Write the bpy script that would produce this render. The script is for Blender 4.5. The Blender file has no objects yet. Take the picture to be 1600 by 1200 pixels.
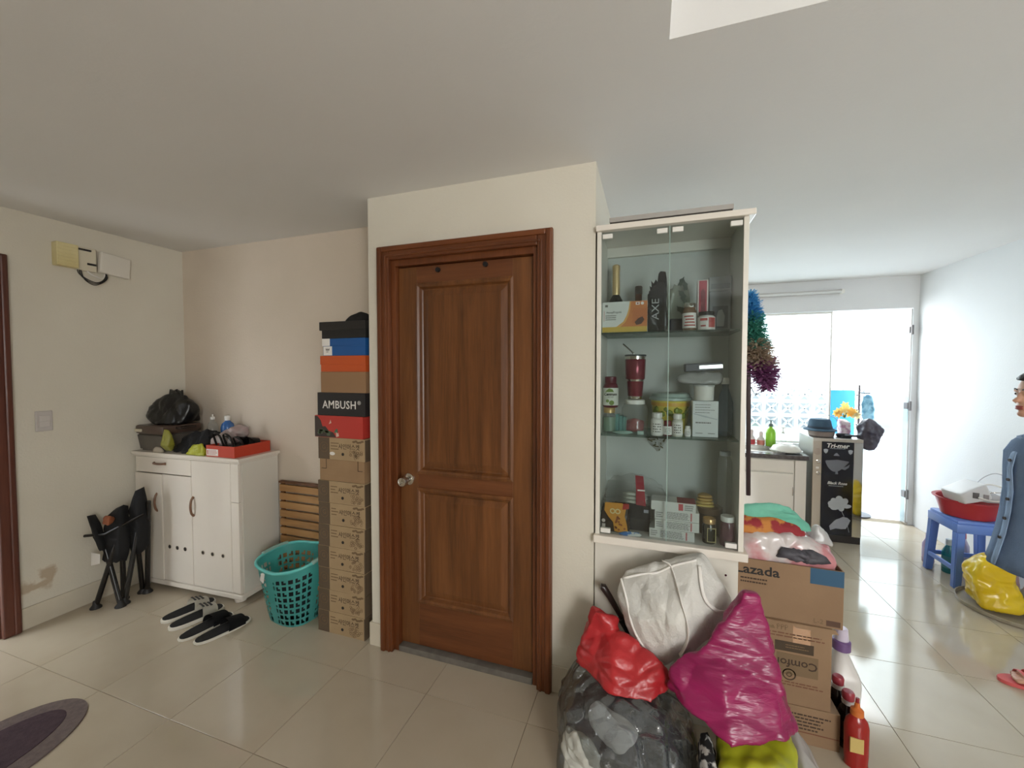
import bpy, bmesh, math, random
import numpy as np
from mathutils import Vector, Matrix, Euler, noise

random.seed(7)
SC = bpy.context.scene
COL = SC.collection
R = math.radians

# ------------------------------------------------------------------ camera, light, exposure
cam_data = bpy.data.cameras.new('camera')
cam_data.sensor_width = 36
cam_data.lens = 14.265
cam_data.clip_start = 0.02
cam = bpy.data.objects.new('camera', cam_data)
cam.location = (0, 0, 1.5)
cam.rotation_euler = (R(90 - 1.897), 0, R(18.723))
COL.objects.link(cam)
SC.camera = cam

SC.view_settings.view_transform = 'Standard'
SC.view_settings.look = 'None'
SC.view_settings.gamma = 1
SC.view_settings.use_curve_mapping = False
SC.view_settings.exposure = 0.0

world = bpy.data.worlds.new('overcast_sky')
SC.world = world
world.use_nodes = True
world.node_tree.nodes['Background'].inputs[0].default_value = (0.90, 0.955, 1.0, 1)
world.node_tree.nodes['Background'].inputs[1].default_value = 7.5


def area(name, loc, rot, sx, sy, power, col):
    d = bpy.data.lights.new(name, 'AREA')
    d.shape = 'RECTANGLE'
    d.size = sx; d.size_y = sy
    d.energy = power; d.color = col
    o = bpy.data.objects.new(name, d)
    o.location = loc; o.rotation_euler = rot
    COL.objects.link(o)
    return o


# daylight entering through the room's own front window, behind the camera
area('front_window_daylight', (1.78, -2.0, 1.55), (R(90), 0, R(12)), 1.0, 1.3, 58, (1.0, 0.975, 0.93))
# daylight entering through the balcony opening
area('balcony_daylight', (1.05, 5.15, 1.5), (R(-90), 0, 0), 2.4, 1.2, 6, (0.90, 0.94, 1.0))

# ------------------------------------------------------------------ materials


def lin(c):
    return tuple(((x / 255) / 12.92 if x <= 10 else ((x / 255 + 0.055) / 1.055) ** 2.4) for x in c)


def mat(name, c, rough=0.5, metal=0.0, c2=None, scale=6.0, bump=0.0, bscale=60.0, stretch=(1, 1, 1),
        spec=0.5, coat=0.0, detail=4.0, lo=0.35, hi=0.65, sheen=0.0):
    m = bpy.data.materials.new(name)
    m.use_nodes = True
    nt = m.node_tree
    b = nt.nodes['Principled BSDF']
    b.inputs['Base Color'].default_value = (*lin(c), 1)
    b.inputs['Roughness'].default_value = rough
    b.inputs['Metallic'].default_value = metal
    b.inputs['Specular IOR Level'].default_value = spec
    b.inputs['Coat Weight'].default_value = coat
    b.inputs['Sheen Weight'].default_value = sheen
    if c2 is not None or bump:
        tc = nt.nodes.new('ShaderNodeTexCoord')
        mp = nt.nodes.new('ShaderNodeMapping')
        mp.inputs['Scale'].default_value = stretch
        nt.links.new(tc.outputs['Object'], mp.inputs[0])
    if c2 is not None:
        n = nt.nodes.new('ShaderNodeTexNoise')
        n.inputs['Scale'].default_value = scale
        n.inputs['Detail'].default_value = detail
        nt.links.new(mp.outputs[0], n.inputs['Vector'])
        r = nt.nodes.new('ShaderNodeValToRGB')
        r.color_ramp.elements[0].position = lo
        r.color_ramp.elements[1].position = hi
        r.color_ramp.elements[0].color = (*lin(c), 1)
        r.color_ramp.elements[1].color = (*lin(c2), 1)
        nt.links.new(n.outputs['Fac'], r.inputs[0])
        nt.links.new(r.outputs[0], b.inputs['Base Color'])
    if bump:
        n = nt.nodes.new('ShaderNodeTexNoise')
        n.inputs['Scale'].default_value = bscale
        n.inputs['Detail'].default_value = 3
        nt.links.new(mp.outputs[0], n.inputs['Vector'])
        bp = nt.nodes.new('ShaderNodeBump')
        bp.inputs['Strength'].default_value = bump
        bp.inputs['Distance'].default_value = 0.01
        nt.links.new(n.outputs['Fac'], bp.inputs['Height'])
        nt.links.new(bp.outputs[0], b.inputs['Normal'])
    return m


def clear(name, tint, body=0.0, bodycol=(200, 200, 200), rough=0.05, gloss=1.45, bump=0.0, bscale=20.0, stretch=(1, 1, 1)):
    """thin clear sheet: tinted transparency, a fresnel reflection and optionally some milky body"""
    m = bpy.data.materials.new(name)
    m.use_nodes = True
    nt = m.node_tree
    nt.nodes.clear()
    out = nt.nodes.new('ShaderNodeOutputMaterial')
    tr = nt.nodes.new('ShaderNodeBsdfTransparent')
    tr.inputs[0].default_value = (*lin(tint), 1)
    gl = nt.nodes.new('ShaderNodeBsdfGlossy')
    gl.inputs['Roughness'].default_value = rough
    lw = nt.nodes.new('ShaderNodeLayerWeight')
    pw = nt.nodes.new('ShaderNodeMath'); pw.operation = 'POWER'; pw.inputs[1].default_value = 4.0
    nt.links.new(lw.outputs['Facing'], pw.inputs[0])
    fr = nt.nodes.new('ShaderNodeMath'); fr.operation = 'MULTIPLY_ADD'
    f0 = ((gloss - 1) / (gloss + 1)) ** 2
    fr.inputs[1].default_value = 0.5; fr.inputs[2].default_value = f0
    nt.links.new(pw.outputs[0], fr.inputs[0])
    base = tr.outputs[0]
    if bump:
        tc = nt.nodes.new('ShaderNodeTexCoord'); mp = nt.nodes.new('ShaderNodeMapping')
        mp.inputs['Scale'].default_value = stretch
        nz = nt.nodes.new('ShaderNodeTexNoise'); nz.inputs['Scale'].default_value = bscale; nz.inputs['Detail'].default_value = 4
        bp = nt.nodes.new('ShaderNodeBump'); bp.inputs['Strength'].default_value = bump; bp.inputs['Distance'].default_value = .012
        nt.links.new(tc.outputs['Object'], mp.inputs[0]); nt.links.new(mp.outputs[0], nz.inputs['Vector'])
        nt.links.new(nz.outputs['Fac'], bp.inputs['Height'])
        nt.links.new(bp.outputs[0], gl.inputs['Normal']); nt.links.new(bp.outputs[0], lw.inputs['Normal'])
    if body > 0:
        df = nt.nodes.new('ShaderNodeBsdfDiffuse')
        df.inputs[0].default_value = (*lin(bodycol), 1)
        tl = nt.nodes.new('ShaderNodeBsdfTranslucent')
        tl.inputs[0].default_value = (*lin(bodycol), 1)
        dm = nt.nodes.new('ShaderNodeMixShader')
        dm.inputs[0].default_value = 0.35
        nt.links.new(df.outputs[0], dm.inputs[1]); nt.links.new(tl.outputs[0], dm.inputs[2])
        mx = nt.nodes.new('ShaderNodeMixShader')
        mx.inputs[0].default_value = body
        nt.links.new(base, mx.inputs[1]); nt.links.new(dm.outputs[0], mx.inputs[2])
        base = mx.outputs[0]
    ms = nt.nodes.new('ShaderNodeMixShader')
    nt.links.new(fr.outputs[0], ms.inputs[0])
    nt.links.new(base, ms.inputs[1]); nt.links.new(gl.outputs[0], ms.inputs[2])
    nt.links.new(ms.outputs[0], out.inputs[0])
    return m


def fluff(name, c):
    m = bpy.data.materials.new(name); m.use_nodes = True
    nt = m.node_tree; nt.nodes.clear()
    out = nt.nodes.new('ShaderNodeOutputMaterial'); a = nt.nodes.new('ShaderNodeBsdfDiffuse'); t = nt.nodes.new('ShaderNodeBsdfTranslucent')
    x = nt.nodes.new('ShaderNodeMixShader'); x.inputs[0].default_value = .5
    for n in (a, t): n.inputs[0].default_value = (*lin(c), 1)
    nt.links.new(a.outputs[0], x.inputs[1]); nt.links.new(t.outputs[0], x.inputs[2]); nt.links.new(x.outputs[0], out.inputs[0])
    return m


def wood(name, c, c2, c3, rough=0.35, axis='Z', scale=5.0):
    m = bpy.data.materials.new(name)
    m.use_nodes = True
    nt = m.node_tree
    b = nt.nodes['Principled BSDF']
    b.inputs['Roughness'].default_value = rough
    tc = nt.nodes.new('ShaderNodeTexCoord')
    mp = nt.nodes.new('ShaderNodeMapping')
    s = {'Z': (1, 1, 0.07), 'X': (0.07, 1, 1), 'Y': (1, .07, 1)}[axis]
    mp.inputs['Scale'].default_value = tuple(k * scale for k in s)
    nt.links.new(tc.outputs['Object'], mp.inputs[0])
    n = nt.nodes.new('ShaderNodeTexNoise')
    n.inputs['Scale'].default_value = 3.0; n.inputs['Detail'].default_value = 8
    n.inputs['Distortion'].default_value = 0.6
    nt.links.new(mp.outputs[0], n.inputs['Vector'])
    n2 = nt.nodes.new('ShaderNodeTexNoise')
    n2.inputs['Scale'].default_value = 22.0; n2.inputs['Detail'].default_value = 3
    nt.links.new(mp.outputs[0], n2.inputs['Vector'])
    ad = nt.nodes.new('ShaderNodeMath'); ad.operation = 'MULTIPLY_ADD'
    ad.inputs[1].default_value = 0.35
    nt.links.new(n2.outputs['Fac'], ad.inputs[0]); nt.links.new(n.outputs['Fac'], ad.inputs[2])
    r = nt.nodes.new('ShaderNodeValToRGB')
    r.color_ramp.elements[0].position = 0.42; r.color_ramp.elements[1].position = 0.95
    e = r.color_ramp.elements.new(0.66)
    for el, cc in zip(r.color_ramp.elements, (c2, c, c3)):
        el.color = (*lin(cc), 1)
    nt.links.new(ad.outputs[0], r.inputs[0])
    nt.links.new(r.outputs[0], b.inputs['Base Color'])
    bp = nt.nodes.new('ShaderNodeBump'); bp.inputs['Strength'].default_value = 0.12; bp.inputs['Distance'].default_value = 0.004
    nt.links.new(n2.outputs['Fac'], bp.inputs['Height']); nt.links.new(bp.outputs[0], b.inputs['Normal'])
    return m


M = {}
M['cream_wall'] = mat('cream_wall_tone', (220, 214, 199), 0.75, c2=(213, 206, 190), scale=1.2, bump=0.12, bscale=90)
M['alcove_wall'] = mat('alcove_wall_tone', (221, 207, 190), 0.75, c2=(213, 199, 181), scale=1.2, bump=0.12, bscale=90)  # three wall tones: cream in front, pinker in the alcove, white at the back
M['white_wall'] = mat('white_wall_tone', (225, 226, 226), 0.7, c2=(219, 220, 221), scale=1.0, bump=0.08, bscale=90)
M['ceiling'] = mat('ceiling_paint', (229, 227, 224), 0.8, c2=(224, 222, 219), scale=0.8, bump=0.06, bscale=70)
M['tile'] = mat('glossy_cream_tile', (190, 178, 158), 0.09, c2=(184, 171, 150), scale=3.0, spec=0.8)
M['grout'] = mat('tile_grout', (138, 124, 102), 0.8)
M['skirting'] = mat('skirting_tile', (213, 204, 186), 0.25, c2=(206, 196, 177), scale=4)
M['door_wood'] = wood('varnished_door_wood', (104, 63, 32), (78, 45, 22), (126, 79, 42), 0.36)
M['door_wood_x'] = wood('varnished_door_wood_across', (102, 58, 31), (80, 44, 22), (118, 71, 39), 0.36, axis='X')
M['casing'] = wood('door_casing_wood', (101, 54, 26), (76, 39, 19), (120, 68, 36), 0.33)
M['casing_x'] = wood('door_casing_wood_across', (101, 54, 26), (76, 39, 19), (120, 68, 36), 0.33, axis='X')
M['left_casing'] = wood('reddish_casing_wood', (94, 52, 40), (74, 40, 31), (112, 66, 52), 0.35)
M['steel'] = mat('brushed_steel', (190, 188, 184), 0.25, 1.0)
M['mirror'] = mat('polished_steel', (205, 203, 200), 0.06, 1.0)
M['hinge_steel'] = mat('hinge_steel', (118, 116, 116), 0.35, 0.6)
M['chrome'] = mat('chrome', (210, 205, 198), 0.12, 1.0)
M['dark_gap'] = mat('dark_recess', (30, 24, 20), 0.9)
M['grey_stone'] = mat('grey_threshold_stone', (112, 106, 98), 0.5, c2=(96, 91, 84), scale=20)
M['cab_white'] = mat('white_laminate', (230, 222, 211), 0.10, c2=(226, 218, 206), scale=2, spec=0.5)
M['cab_side'] = mat('white_laminate_side', (222, 217, 206), 0.3)
M['black'] = mat('matte_black', (22, 21, 21), 0.55)
M['black_cloth'] = mat('black_fabric', (17, 17, 19), 0.85, bump=0.3, bscale=300)
M['black_plastic'] = mat('black_bag_plastic', (16, 16, 17), 0.28, bump=0.2, bscale=40)
M['black_tube'] = mat('black_painted_tube', (20, 17, 16), 0.25)
M['white_plastic'] = mat('white_plastic', (228, 225, 218), 0.35)
M['off_white'] = mat('off_white_plastic', (212, 204, 182), 0.4)
M['yellowed'] = mat('yellowed_plastic', (210, 195, 140), 0.45, c2=(222, 210, 160), scale=9)
M['kraft'] = mat('kraft_cardboard', (158, 128, 95), 0.8, c2=(150, 120, 88), scale=7, bump=0.05, bscale=120)
M['kraft2'] = mat('kraft_carton', (146, 118, 90), 0.8, c2=(138, 110, 83), scale=5, bump=0.06, bscale=90)
M['kraft_pale'] = mat('printed_kraft', (172, 147, 112), 0.75, c2=(164, 139, 105), scale=8)
M['kraft_dark'] = mat('dark_printed_kraft', (96, 80, 62), 0.75)
M['ink'] = mat('brown_ink', (66, 49, 36), 0.8)
M['ink_soft'] = mat('faded_brown_ink', (118, 95, 68), 0.8)
M['black_ink'] = mat('black_ink', (34, 30, 28), 0.7)
M['grey_ink'] = mat('grey_ink', (120, 116, 110), 0.7)
M['white_ink'] = mat('white_ink', (232, 228, 222), 0.6)
M['teal'] = mat('teal_plastic', (106, 204, 198), 0.35, c2=(98, 194, 189), scale=5)
M['red_card'] = mat('red_card', (186, 56, 47), 0.55)
M['orange_red_card'] = mat('orange_red_card', (190, 62, 38), 0.55)
M['orange_card'] = mat('orange_card', (196, 84, 32), 0.6)
M['blue_card'] = mat('blue_card', (24, 84, 148), 0.55)
M['slat_wood'] = wood('pale_slat_wood', (176, 132, 82), (150, 108, 64), (190, 148, 98), 0.5, axis='X')
M['slat_dark'] = wood('dark_slat_frame', (104, 66, 40), (84, 52, 30), (122, 80, 50), 0.5)
M['lime'] = mat('lime_plastic', (176, 178, 42), 0.35, c2=(160, 164, 34), scale=9)
M['grey_cloth'] = mat('grey_fabric', (120, 116, 114), 0.9, c2=(150, 145, 142), scale=14, bump=0.3, bscale=90)
M['dark_cloth'] = mat('charcoal_fabric', (38, 38, 42), 0.9, c2=(54, 54, 60), scale=10, bump=0.3, bscale=90)
M['skin'] = mat('skin', (204, 156, 130), 0.5, c2=(196, 146, 120), scale=10)
M['hair'] = mat('black_hair', (26, 22, 22), 0.4, bump=0.4, bscale=200, stretch=(1, 1, .15))
M['denim'] = mat('blue_denim', (148, 170, 202), 0.85, c2=(136, 159, 193), scale=16, bump=0.25, bscale=260)
M['pink_sandal'] = mat('pink_sandal_rubber', (206, 92, 92), 0.45)
M['glass'] = clear('cabinet_glass', (236, 241, 241), rough=0.02)
M['shelf_glass'] = clear('shelf_glass', (220, 232, 228), body=0.06, bodycol=(90, 120, 112), rough=0.02)
M['pane'] = clear('clear_door_glass', (238, 244, 245), rough=0.02)
M['jar_clear'] = clear('clear_jar_plastic', (253, 254, 253), body=0.14, bodycol=(220, 222, 222), rough=0.06)
M['film'] = clear('clear_bag_film', (254, 254, 254), body=0.03, bodycol=(236, 238, 236), rough=0.10, gloss=1.35)
M['milky_film'] = clear('milky_bag_film', (235, 235, 235), body=0.55, bodycol=(228, 226, 224), rough=0.2, bump=.5, bscale=18)

MATC = {}


def cm(c, rough=0.5, metal=0.0):
    """plain coloured material, shared between things of the same colour"""
    k = (c, rough, metal)
    if k not in MATC:
        MATC[k] = mat('plain_%d_%d_%d_%d' % (*c, len(MATC)), c, rough, metal)
    return MATC[k]


# ------------------------------------------------------------------ mesh helpers
def NB():
    return bmesh.new()


def box(bm, x0, x1, y0, y1, z0, z1, bev=0.0):
    r = bmesh.ops.create_cube(bm, size=1)
    vs = r['verts']
    for v in vs:
        v.co = Vector(((x0 + x1) / 2 + v.co.x * (x1 - x0), (y0 + y1) / 2 + v.co.y * (y1 - y0), (z0 + z1) / 2 + v.co.z * (z1 - z0)))
    if bev > 0:
        es = list({e for v in vs for e in v.link_edges})
        bmesh.ops.bevel(bm, geom=es, offset=bev, segments=2, affect='EDGES', profile=0.5)
    return bm


def lathe(bm, prof, seg=28, c=(0, 0, 0), sx=1.0, sy=1.0, cap=True):
    rings = []
    for r, z in prof:
        if r < 1e-5:
            rings.append([bm.verts.new((c[0], c[1], c[2] + z))])
        else:
            rings.append([bm.verts.new((c[0] + sx * r * math.cos(2 * math.pi * i / seg), c[1] + sy * r * math.sin(2 * math.pi * i / seg), c[2] + z)) for i in range(seg)])
    for a, b in zip(rings, rings[1:]):
        for i in range(seg):
            j = (i + 1) % seg
            if len(a) == 1 and len(b) == 1:
                continue
            if len(a) == 1:
                bm.faces.new((a[0], b[j], b[i]))
            elif len(b) == 1:
                bm.faces.new((a[i], a[j], b[0]))
            else:
                bm.faces.new((a[i], a[j], b[j], b[i]))
    if cap:
        if len(rings[0]) > 1:
            bm.faces.new(list(reversed(rings[0])))
        if len(rings[-1]) > 1:
            bm.faces.new(rings[-1])
    return bm


def tube(bm, pts, r, seg=10, closed=False, flat=None):
    """round tube along a polyline (flat=(w,t): a ribbon of that width and thickness)"""
    P = [Vector(p) for p in pts]
    n = len(P)
    rr = r if isinstance(r, (list, tuple)) else [r] * n
    rings = []
    up = None
    for i in range(n):
        if closed:
            t = (P[(i + 1) % n] - P[i - 1])
        else:
            t = P[min(i + 1, n - 1)] - P[max(i - 1, 0)]
        t.normalize()
        if up is None:
            up = Vector((0, 0, 1)) if abs(t.z) < 0.9 else Vector((0, 1, 0))
        s = t.cross(up)
        if s.length < 1e-4:
            s = t.cross(Vector((1, 0, 0)))
        s.normalize()
        u = s.cross(t).normalized()
        up = u
        ring = []
        for k in range(seg):
            a = 2 * math.pi * k / seg
            if flat:
                ca, sa = math.cos(a), math.sin(a)
                q = max(abs(ca), abs(sa))
                ring.append(bm.verts.new(P[i] + s * (flat[0] * ca * (0.75 + .25 / q) / 2) + u * (flat[1] * sa / 2)))
            else:
                ring.append(bm.verts.new(P[i] + (s * math.cos(a) + u * math.sin(a)) * rr[i]))
        rings.append(ring)
    pairs = list(zip(rings, rings[1:]))
    if closed:
        pairs.append((rings[-1], rings[0]))
    for a, b in pairs:
        for k in range(seg):
            j = (k + 1) % seg
            bm.faces.new((a[k], a[j], b[j], b[k]))
    if not closed:
        bm.faces.new(list(reversed(rings[0])))
        bm.faces.new(rings[-1])
    return bm


def spline(pts, n=8):
    P = [Vector(p) for p in pts]
    out = []
    for i in range(len(P) - 1):
        p0 = P[max(i - 1, 0)]; p1 = P[i]; p2 = P[i + 1]; p3 = P[min(i + 2, len(P) - 1)]
        for k in range(n):
            t = k / n
            out.append(0.5 * ((2 * p1) + (p2 - p0) * t + (2 * p0 - 5 * p1 + 4 * p2 - p3) * t * t + (3 * p1 - p0 - 3 * p2 + p3) * t ** 3))
    out.append(P[-1])
    return out


def poly(bm, pts, depth, axis='Y', at=0.0):
    """flat polygon pts (a,b) extruded by depth; axis = normal axis, at = front position"""
    f = []
    for side in (0, 1):
        vs = []
        for a, b in pts:
            q = at + depth * side
            co = {'Y': (a, q, b), 'X': (q, a, b), 'Z': (a, b, q)}[axis]
            vs.append(bm.verts.new(co))
        f.append(vs)
    bm.faces.new(f[0]); bm.faces.new(list(reversed(f[1])))
    n = len(pts)
    for i in range(n):
        j = (i + 1) % n
        bm.faces.new((f[0][i], f[1][i], f[1][j], f[0][j]))
    return bm


def disc(bm, c, r, t, axis='Y', seg=16, rx=None):
    pts = [((rx or r) * math.cos(2 * math.pi * i / seg), r * math.sin(2 * math.pi * i / seg)) for i in range(seg)]
    a, b = {'Y': (c[0], c[2]), 'X': (c[1], c[2]), 'Z': (c[0], c[1])}[axis]
    at = {'Y': c[1], 'X': c[0], 'Z': c[2]}[axis]
    return poly(bm, [(a + p, b + q) for p, q in pts], t, axis, at)


def ring(bm, c, r1, r0, t, axis='Y', seg=20):
    for i in range(seg):
        a0, a1 = 2 * math.pi * i / seg, 2 * math.pi * (i + 1) / seg
        a, b = {'Y': (c[0], c[2]), 'X': (c[1], c[2]), 'Z': (c[0], c[1])}[axis]
        at = {'Y': c[1], 'X': c[0], 'Z': c[2]}[axis]
        poly(bm, [(a + r1 * math.cos(a0), b + r1 * math.sin(a0)), (a + r1 * math.cos(a1), b + r1 * math.sin(a1)),
                  (a + r0 * math.cos(a1), b + r0 * math.sin(a1)), (a + r0 * math.cos(a0), b + r0 * math.sin(a0))], t, axis, at)
    return bm


def obj(name, bm, m, parent=None, loc=None, rot=None, smooth=False, label=None):
    bmesh.ops.recalc_face_normals(bm, faces=bm.faces)
    me = bpy.data.meshes.new(name)
    bm.to_mesh(me); bm.free()
    if m:
        for mm in (m if isinstance(m, (list, tuple)) else [m]):
            me.materials.append(mm)
    if smooth:
        me.polygons.foreach_set('use_smooth', [True] * len(me.polygons))
        if smooth is not True:
            me.set_sharp_from_angle(angle=R(smooth))
    o = bpy.data.objects.new(name, me)
    COL.objects.link(o)
    if parent: o.parent = parent
    if loc is not None: o.location = loc
    if rot is not None: o.rotation_euler = rot
    if label: o['label'] = label
    return o


def tag(o, label, cat, group=None, kind=None):
    o['label'] = label; o['category'] = cat
    if group: o['group'] = group
    if kind: o['kind'] = kind
    return o


def thing(name, label, cat, loc=(0, 0, 0), rz=0.0, group=None):
    o = bpy.data.objects.new(name, None)
    o.empty_display_size = 0.05
    COL.objects.link(o)
    o.location = loc; o.rotation_euler = (0, 0, rz)
    return tag(o, label, cat, group)


def struct(name, bm, m, parent=None, smooth=False):
    o = obj(name, bm, m, parent, smooth=smooth)
    if parent is None:
        o['kind'] = 'structure'
    return o


def copy_tree(o, parent=None):
    c = o.copy()
    COL.objects.link(c)
    if parent: c.parent = parent
    for ch in list(o.children):
        copy_tree(ch, c)
    return c


def text(s, size, m, parent, loc, rot=(R(90), 0, 0), name='lettering', t=0.0006, sx=1.0, bold=0.0, align='CENTER', shear=0.0, spacing=1.0):
    cu = bpy.data.curves.new(name, 'FONT')
    cu.body = s; cu.size = size; cu.align_x = align; cu.align_y = 'CENTER'
    cu.extrude = t / 2; cu.offset = bold; cu.shear = shear; cu.resolution_u = 2
    cu.space_character = spacing
    tmp = bpy.data.objects.new(name, cu)
    COL.objects.link(tmp)
    dg = bpy.context.evaluated_depsgraph_get()
    me = bpy.data.meshes.new_from_object(tmp.evaluated_get(dg))
    bpy.data.objects.remove(tmp); bpy.data.curves.remove(cu)
    me.name = name
    me.materials.clear(); me.materials.append(m)
    for v in me.vertices:
        v.co.x *= sx
    o = bpy.data.objects.new(name, me)
    COL.objects.link(o)
    o.parent = parent
    o.location = loc; o.rotation_euler = rot
    return o


def lines(bm, x0, x1, z0, z1, y, n, h=0.35, t=0.0006, ragged=0.3, words=True, rnd=None):
    """n thin bars of printed small type on a front (-Y) face"""
    rnd = rnd or random
    for i in range(n):
        z = z1 - (i + 0.5) * (z1 - z0) / n
        hh = (z1 - z0) / n * h / 2
        x = x0
        xe = x1 - rnd.random() * ragged * (x1 - x0)
        while x < xe:
            w = (x1 - x0) * (rnd.uniform(0.05, 0.14) if words else 1)
            box(bm, x, min(x + w, xe), y - t, y, z - hh, z + hh)
            x += w + (x1 - x0) * 0.02
    return bm


def hull_single(pts, sub, smooth):
    hb = NB()
    for p in pts:
        hb.verts.new(p)
    bmesh.ops.convex_hull(hb, input=hb.verts)
    hb.normal_update()
    c = np.mean(np.array(pts), axis=0)
    Nn = []; D = []
    for f in hb.faces:
        n = np.array(f.normal); d = float(n @ (np.array(f.calc_center_median()) - c))
        if d < 0: n = -n; d = -d
        Nn.append(n); D.append(max(d, 1e-4))
    hb.free()
    Nn = np.array(Nn); D = np.array(D)
    bm = NB()
    bmesh.ops.create_icosphere(bm, subdivisions=sub, radius=1)
    V = np.array([v.co[:] for v in bm.verts]); V /= np.linalg.norm(V, axis=1)[:, None]
    dots = V @ Nn.T
    rr = np.where(dots > 1e-5, D[None, :] / np.maximum(dots, 1e-5), 1e9).min(axis=1)
    P = c + V * rr[:, None]
    E = np.array([[e.verts[0].index, e.verts[1].index] for e in bm.edges])
    deg = np.bincount(E.ravel(), minlength=len(P)).astype(float)
    for _ in range(smooth):
        A = np.zeros_like(P)
        np.add.at(A, E[:, 0], P[E[:, 1]]); np.add.at(A, E[:, 1], P[E[:, 0]])
        P = 0.4 * P + 0.6 * A / deg[:, None]
    for v, p in zip(bm.verts, P):
        v.co = p
    return bm


def hull(pts, sub=5, smooth=3, crumple=0.01, freq=9.0, stretch=(1, 1, 1), seed=0, zmin=None, folds=None, ymax=None, fine=0.3, vor=0.0, vfreq=14.0, voxel=0.007):
    """soft closed body: rounded convex hull of pts with ridged creases. returns bmesh in the same coordinates"""
    if isinstance(pts[0][0], (tuple, list)):
        bm = NB()
        for grp in pts:
            h_ = NB()
            for p in grp: h_.verts.new(p)
            r_ = bmesh.ops.convex_hull(h_, input=h_.verts)
            bmesh.ops.delete(h_, geom=[v for v in h_.verts if not v.link_faces], context='VERTS')
            tm = bpy.data.meshes.new('tmp'); h_.to_mesh(tm); h_.free()
            bm.from_mesh(tm); bpy.data.meshes.remove(tm)
        tm = bpy.data.meshes.new('tmp'); bm.to_mesh(tm); bm.free()
        to = bpy.data.objects.new('tmp', tm); COL.objects.link(to)
        rm_ = to.modifiers.new('r', 'REMESH'); rm_.mode = 'VOXEL'; rm_.voxel_size = voxel
        sm_ = to.modifiers.new('s', 'SMOOTH'); sm_.iterations = smooth * 3; sm_.factor = .5
        me_ = bpy.data.meshes.new_from_object(to.evaluated_get(bpy.context.evaluated_depsgraph_get()))
        bpy.data.objects.remove(to)
        bm = NB(); bm.from_mesh(me_); bpy.data.meshes.remove(me_)
    else:
        bm = hull_single(pts, sub, smooth)
    bm.normal_update()
    st = Vector(stretch)
    off = Vector((seed * 3.71, seed * 1.93, seed * 7.17))
    new = []
    for v in bm.verts:
        q = Vector((v.co.x * st.x, v.co.y * st.y, v.co.z * st.z)) * freq + off
        w = noise.noise_vector(q * 0.6) * 0.5
        a = 1 - 2 * abs(noise.noise(q + w))
        b = 1 - 2 * abs(noise.noise(q * 2.3 + w * 2 + Vector((5, 3, 1))))
        d = crumple * (0.75 * (a - 0.35) + fine * (b - 0.35))
        if vor:
            ds = noise.voronoi(Vector((v.co.x * st.x, v.co.y * st.y, v.co.z * st.z)) * vfreq + off + w)[0]
            d += vor * (min(0.35, ds[1] - ds[0]) * 2.6 - .5)
        if folds:
            o, k, amp = folds
            dv = v.co - Vector(o)
            ang = math.atan2(dv.z, dv.x) * k + 2.5 * noise.noise(v.co * 6 + off)
            d += amp * math.sin(ang)
        new.append(v.co + v.normal * d)
    for v, p in zip(bm.verts, new):
        if zmin is not None and p.z < zmin: p.z = zmin
        if ymax is not None and p.y > ymax: p.y = ymax
        v.co = p
    return bm


def soft(name, label, cat, pts, m, loc=None, group=None, **k):
    """a single-mesh soft thing built from world points; origin at its base centre"""
    bm = hull(pts, **k)
    xs = [v.co.x for v in bm.verts]; ys = [v.co.y for v in bm.verts]; zs = [v.co.z for v in bm.verts]
    o = Vector(((min(xs) + max(xs)) / 2, (min(ys) + max(ys)) / 2, min(zs)))
    for v in bm.verts: v.co -= o
    ob = obj(name, bm, m, loc=o, smooth=True)
    return tag(ob, label, cat, group)


def bottle(name, label, cat, loc, prof, m, cap=None, capm=None, band=None, bandm=None, group=None, sx=1, sy=1, seg=24, text_=None):
    t = thing(name, label, cat, loc, group=group)
    obj('body', lathe(NB(), prof, seg, sx=sx, sy=sy), m, t, smooth=40)
    if cap: obj('cap', lathe(NB(), cap, seg, sx=sx, sy=sy), capm, t, smooth=40)
    if band:
        z0, z1, r = band
        obj('paper_label', lathe(NB(), [(r, z0), (r + .0006, z0), (r + .0006, z1), (r, z1)], seg, sx=sx, sy=sy, cap=False), bandm, t, smooth=40)
    return t


def carton(name, label, cat, loc, w, d, h, m, rz=0.0, group=None, bev=0.0015, part='carton_body'):
    """cardboard box: origin at bottom front left, faces -Y"""
    t = thing(name, label, cat, loc, rz, group)
    obj(part, box(NB(), 0, w, 0, d, 0, h, bev), m, t)
    return t
# ------------------------------------------------------------------ room shell
XL, XR, YF, YB, H = -3.415, 2.43, -2.05, 4.93, 2.41

floor = struct('floor', box(NB(), XL - .2, XR + .2, YF - .2, YB + .12, -0.12, -0.004), M['grout'])
TX, TY, GX, GY = 0.487, 0.475, -0.966, 1.134
_tiles = {}


def tile_mesh(w, d):
    k = (round(w, 3), round(d, 3))
    if k not in _tiles:
        bm = box(NB(), 0, w, 0, d, -0.008, 0, 0.0008)
        me = bpy.data.meshes.new('floor_tile'); bm.to_mesh(me); bm.free()
        me.materials.append(M['tile'])
        _tiles[k] = me
    return _tiles[k]


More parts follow.
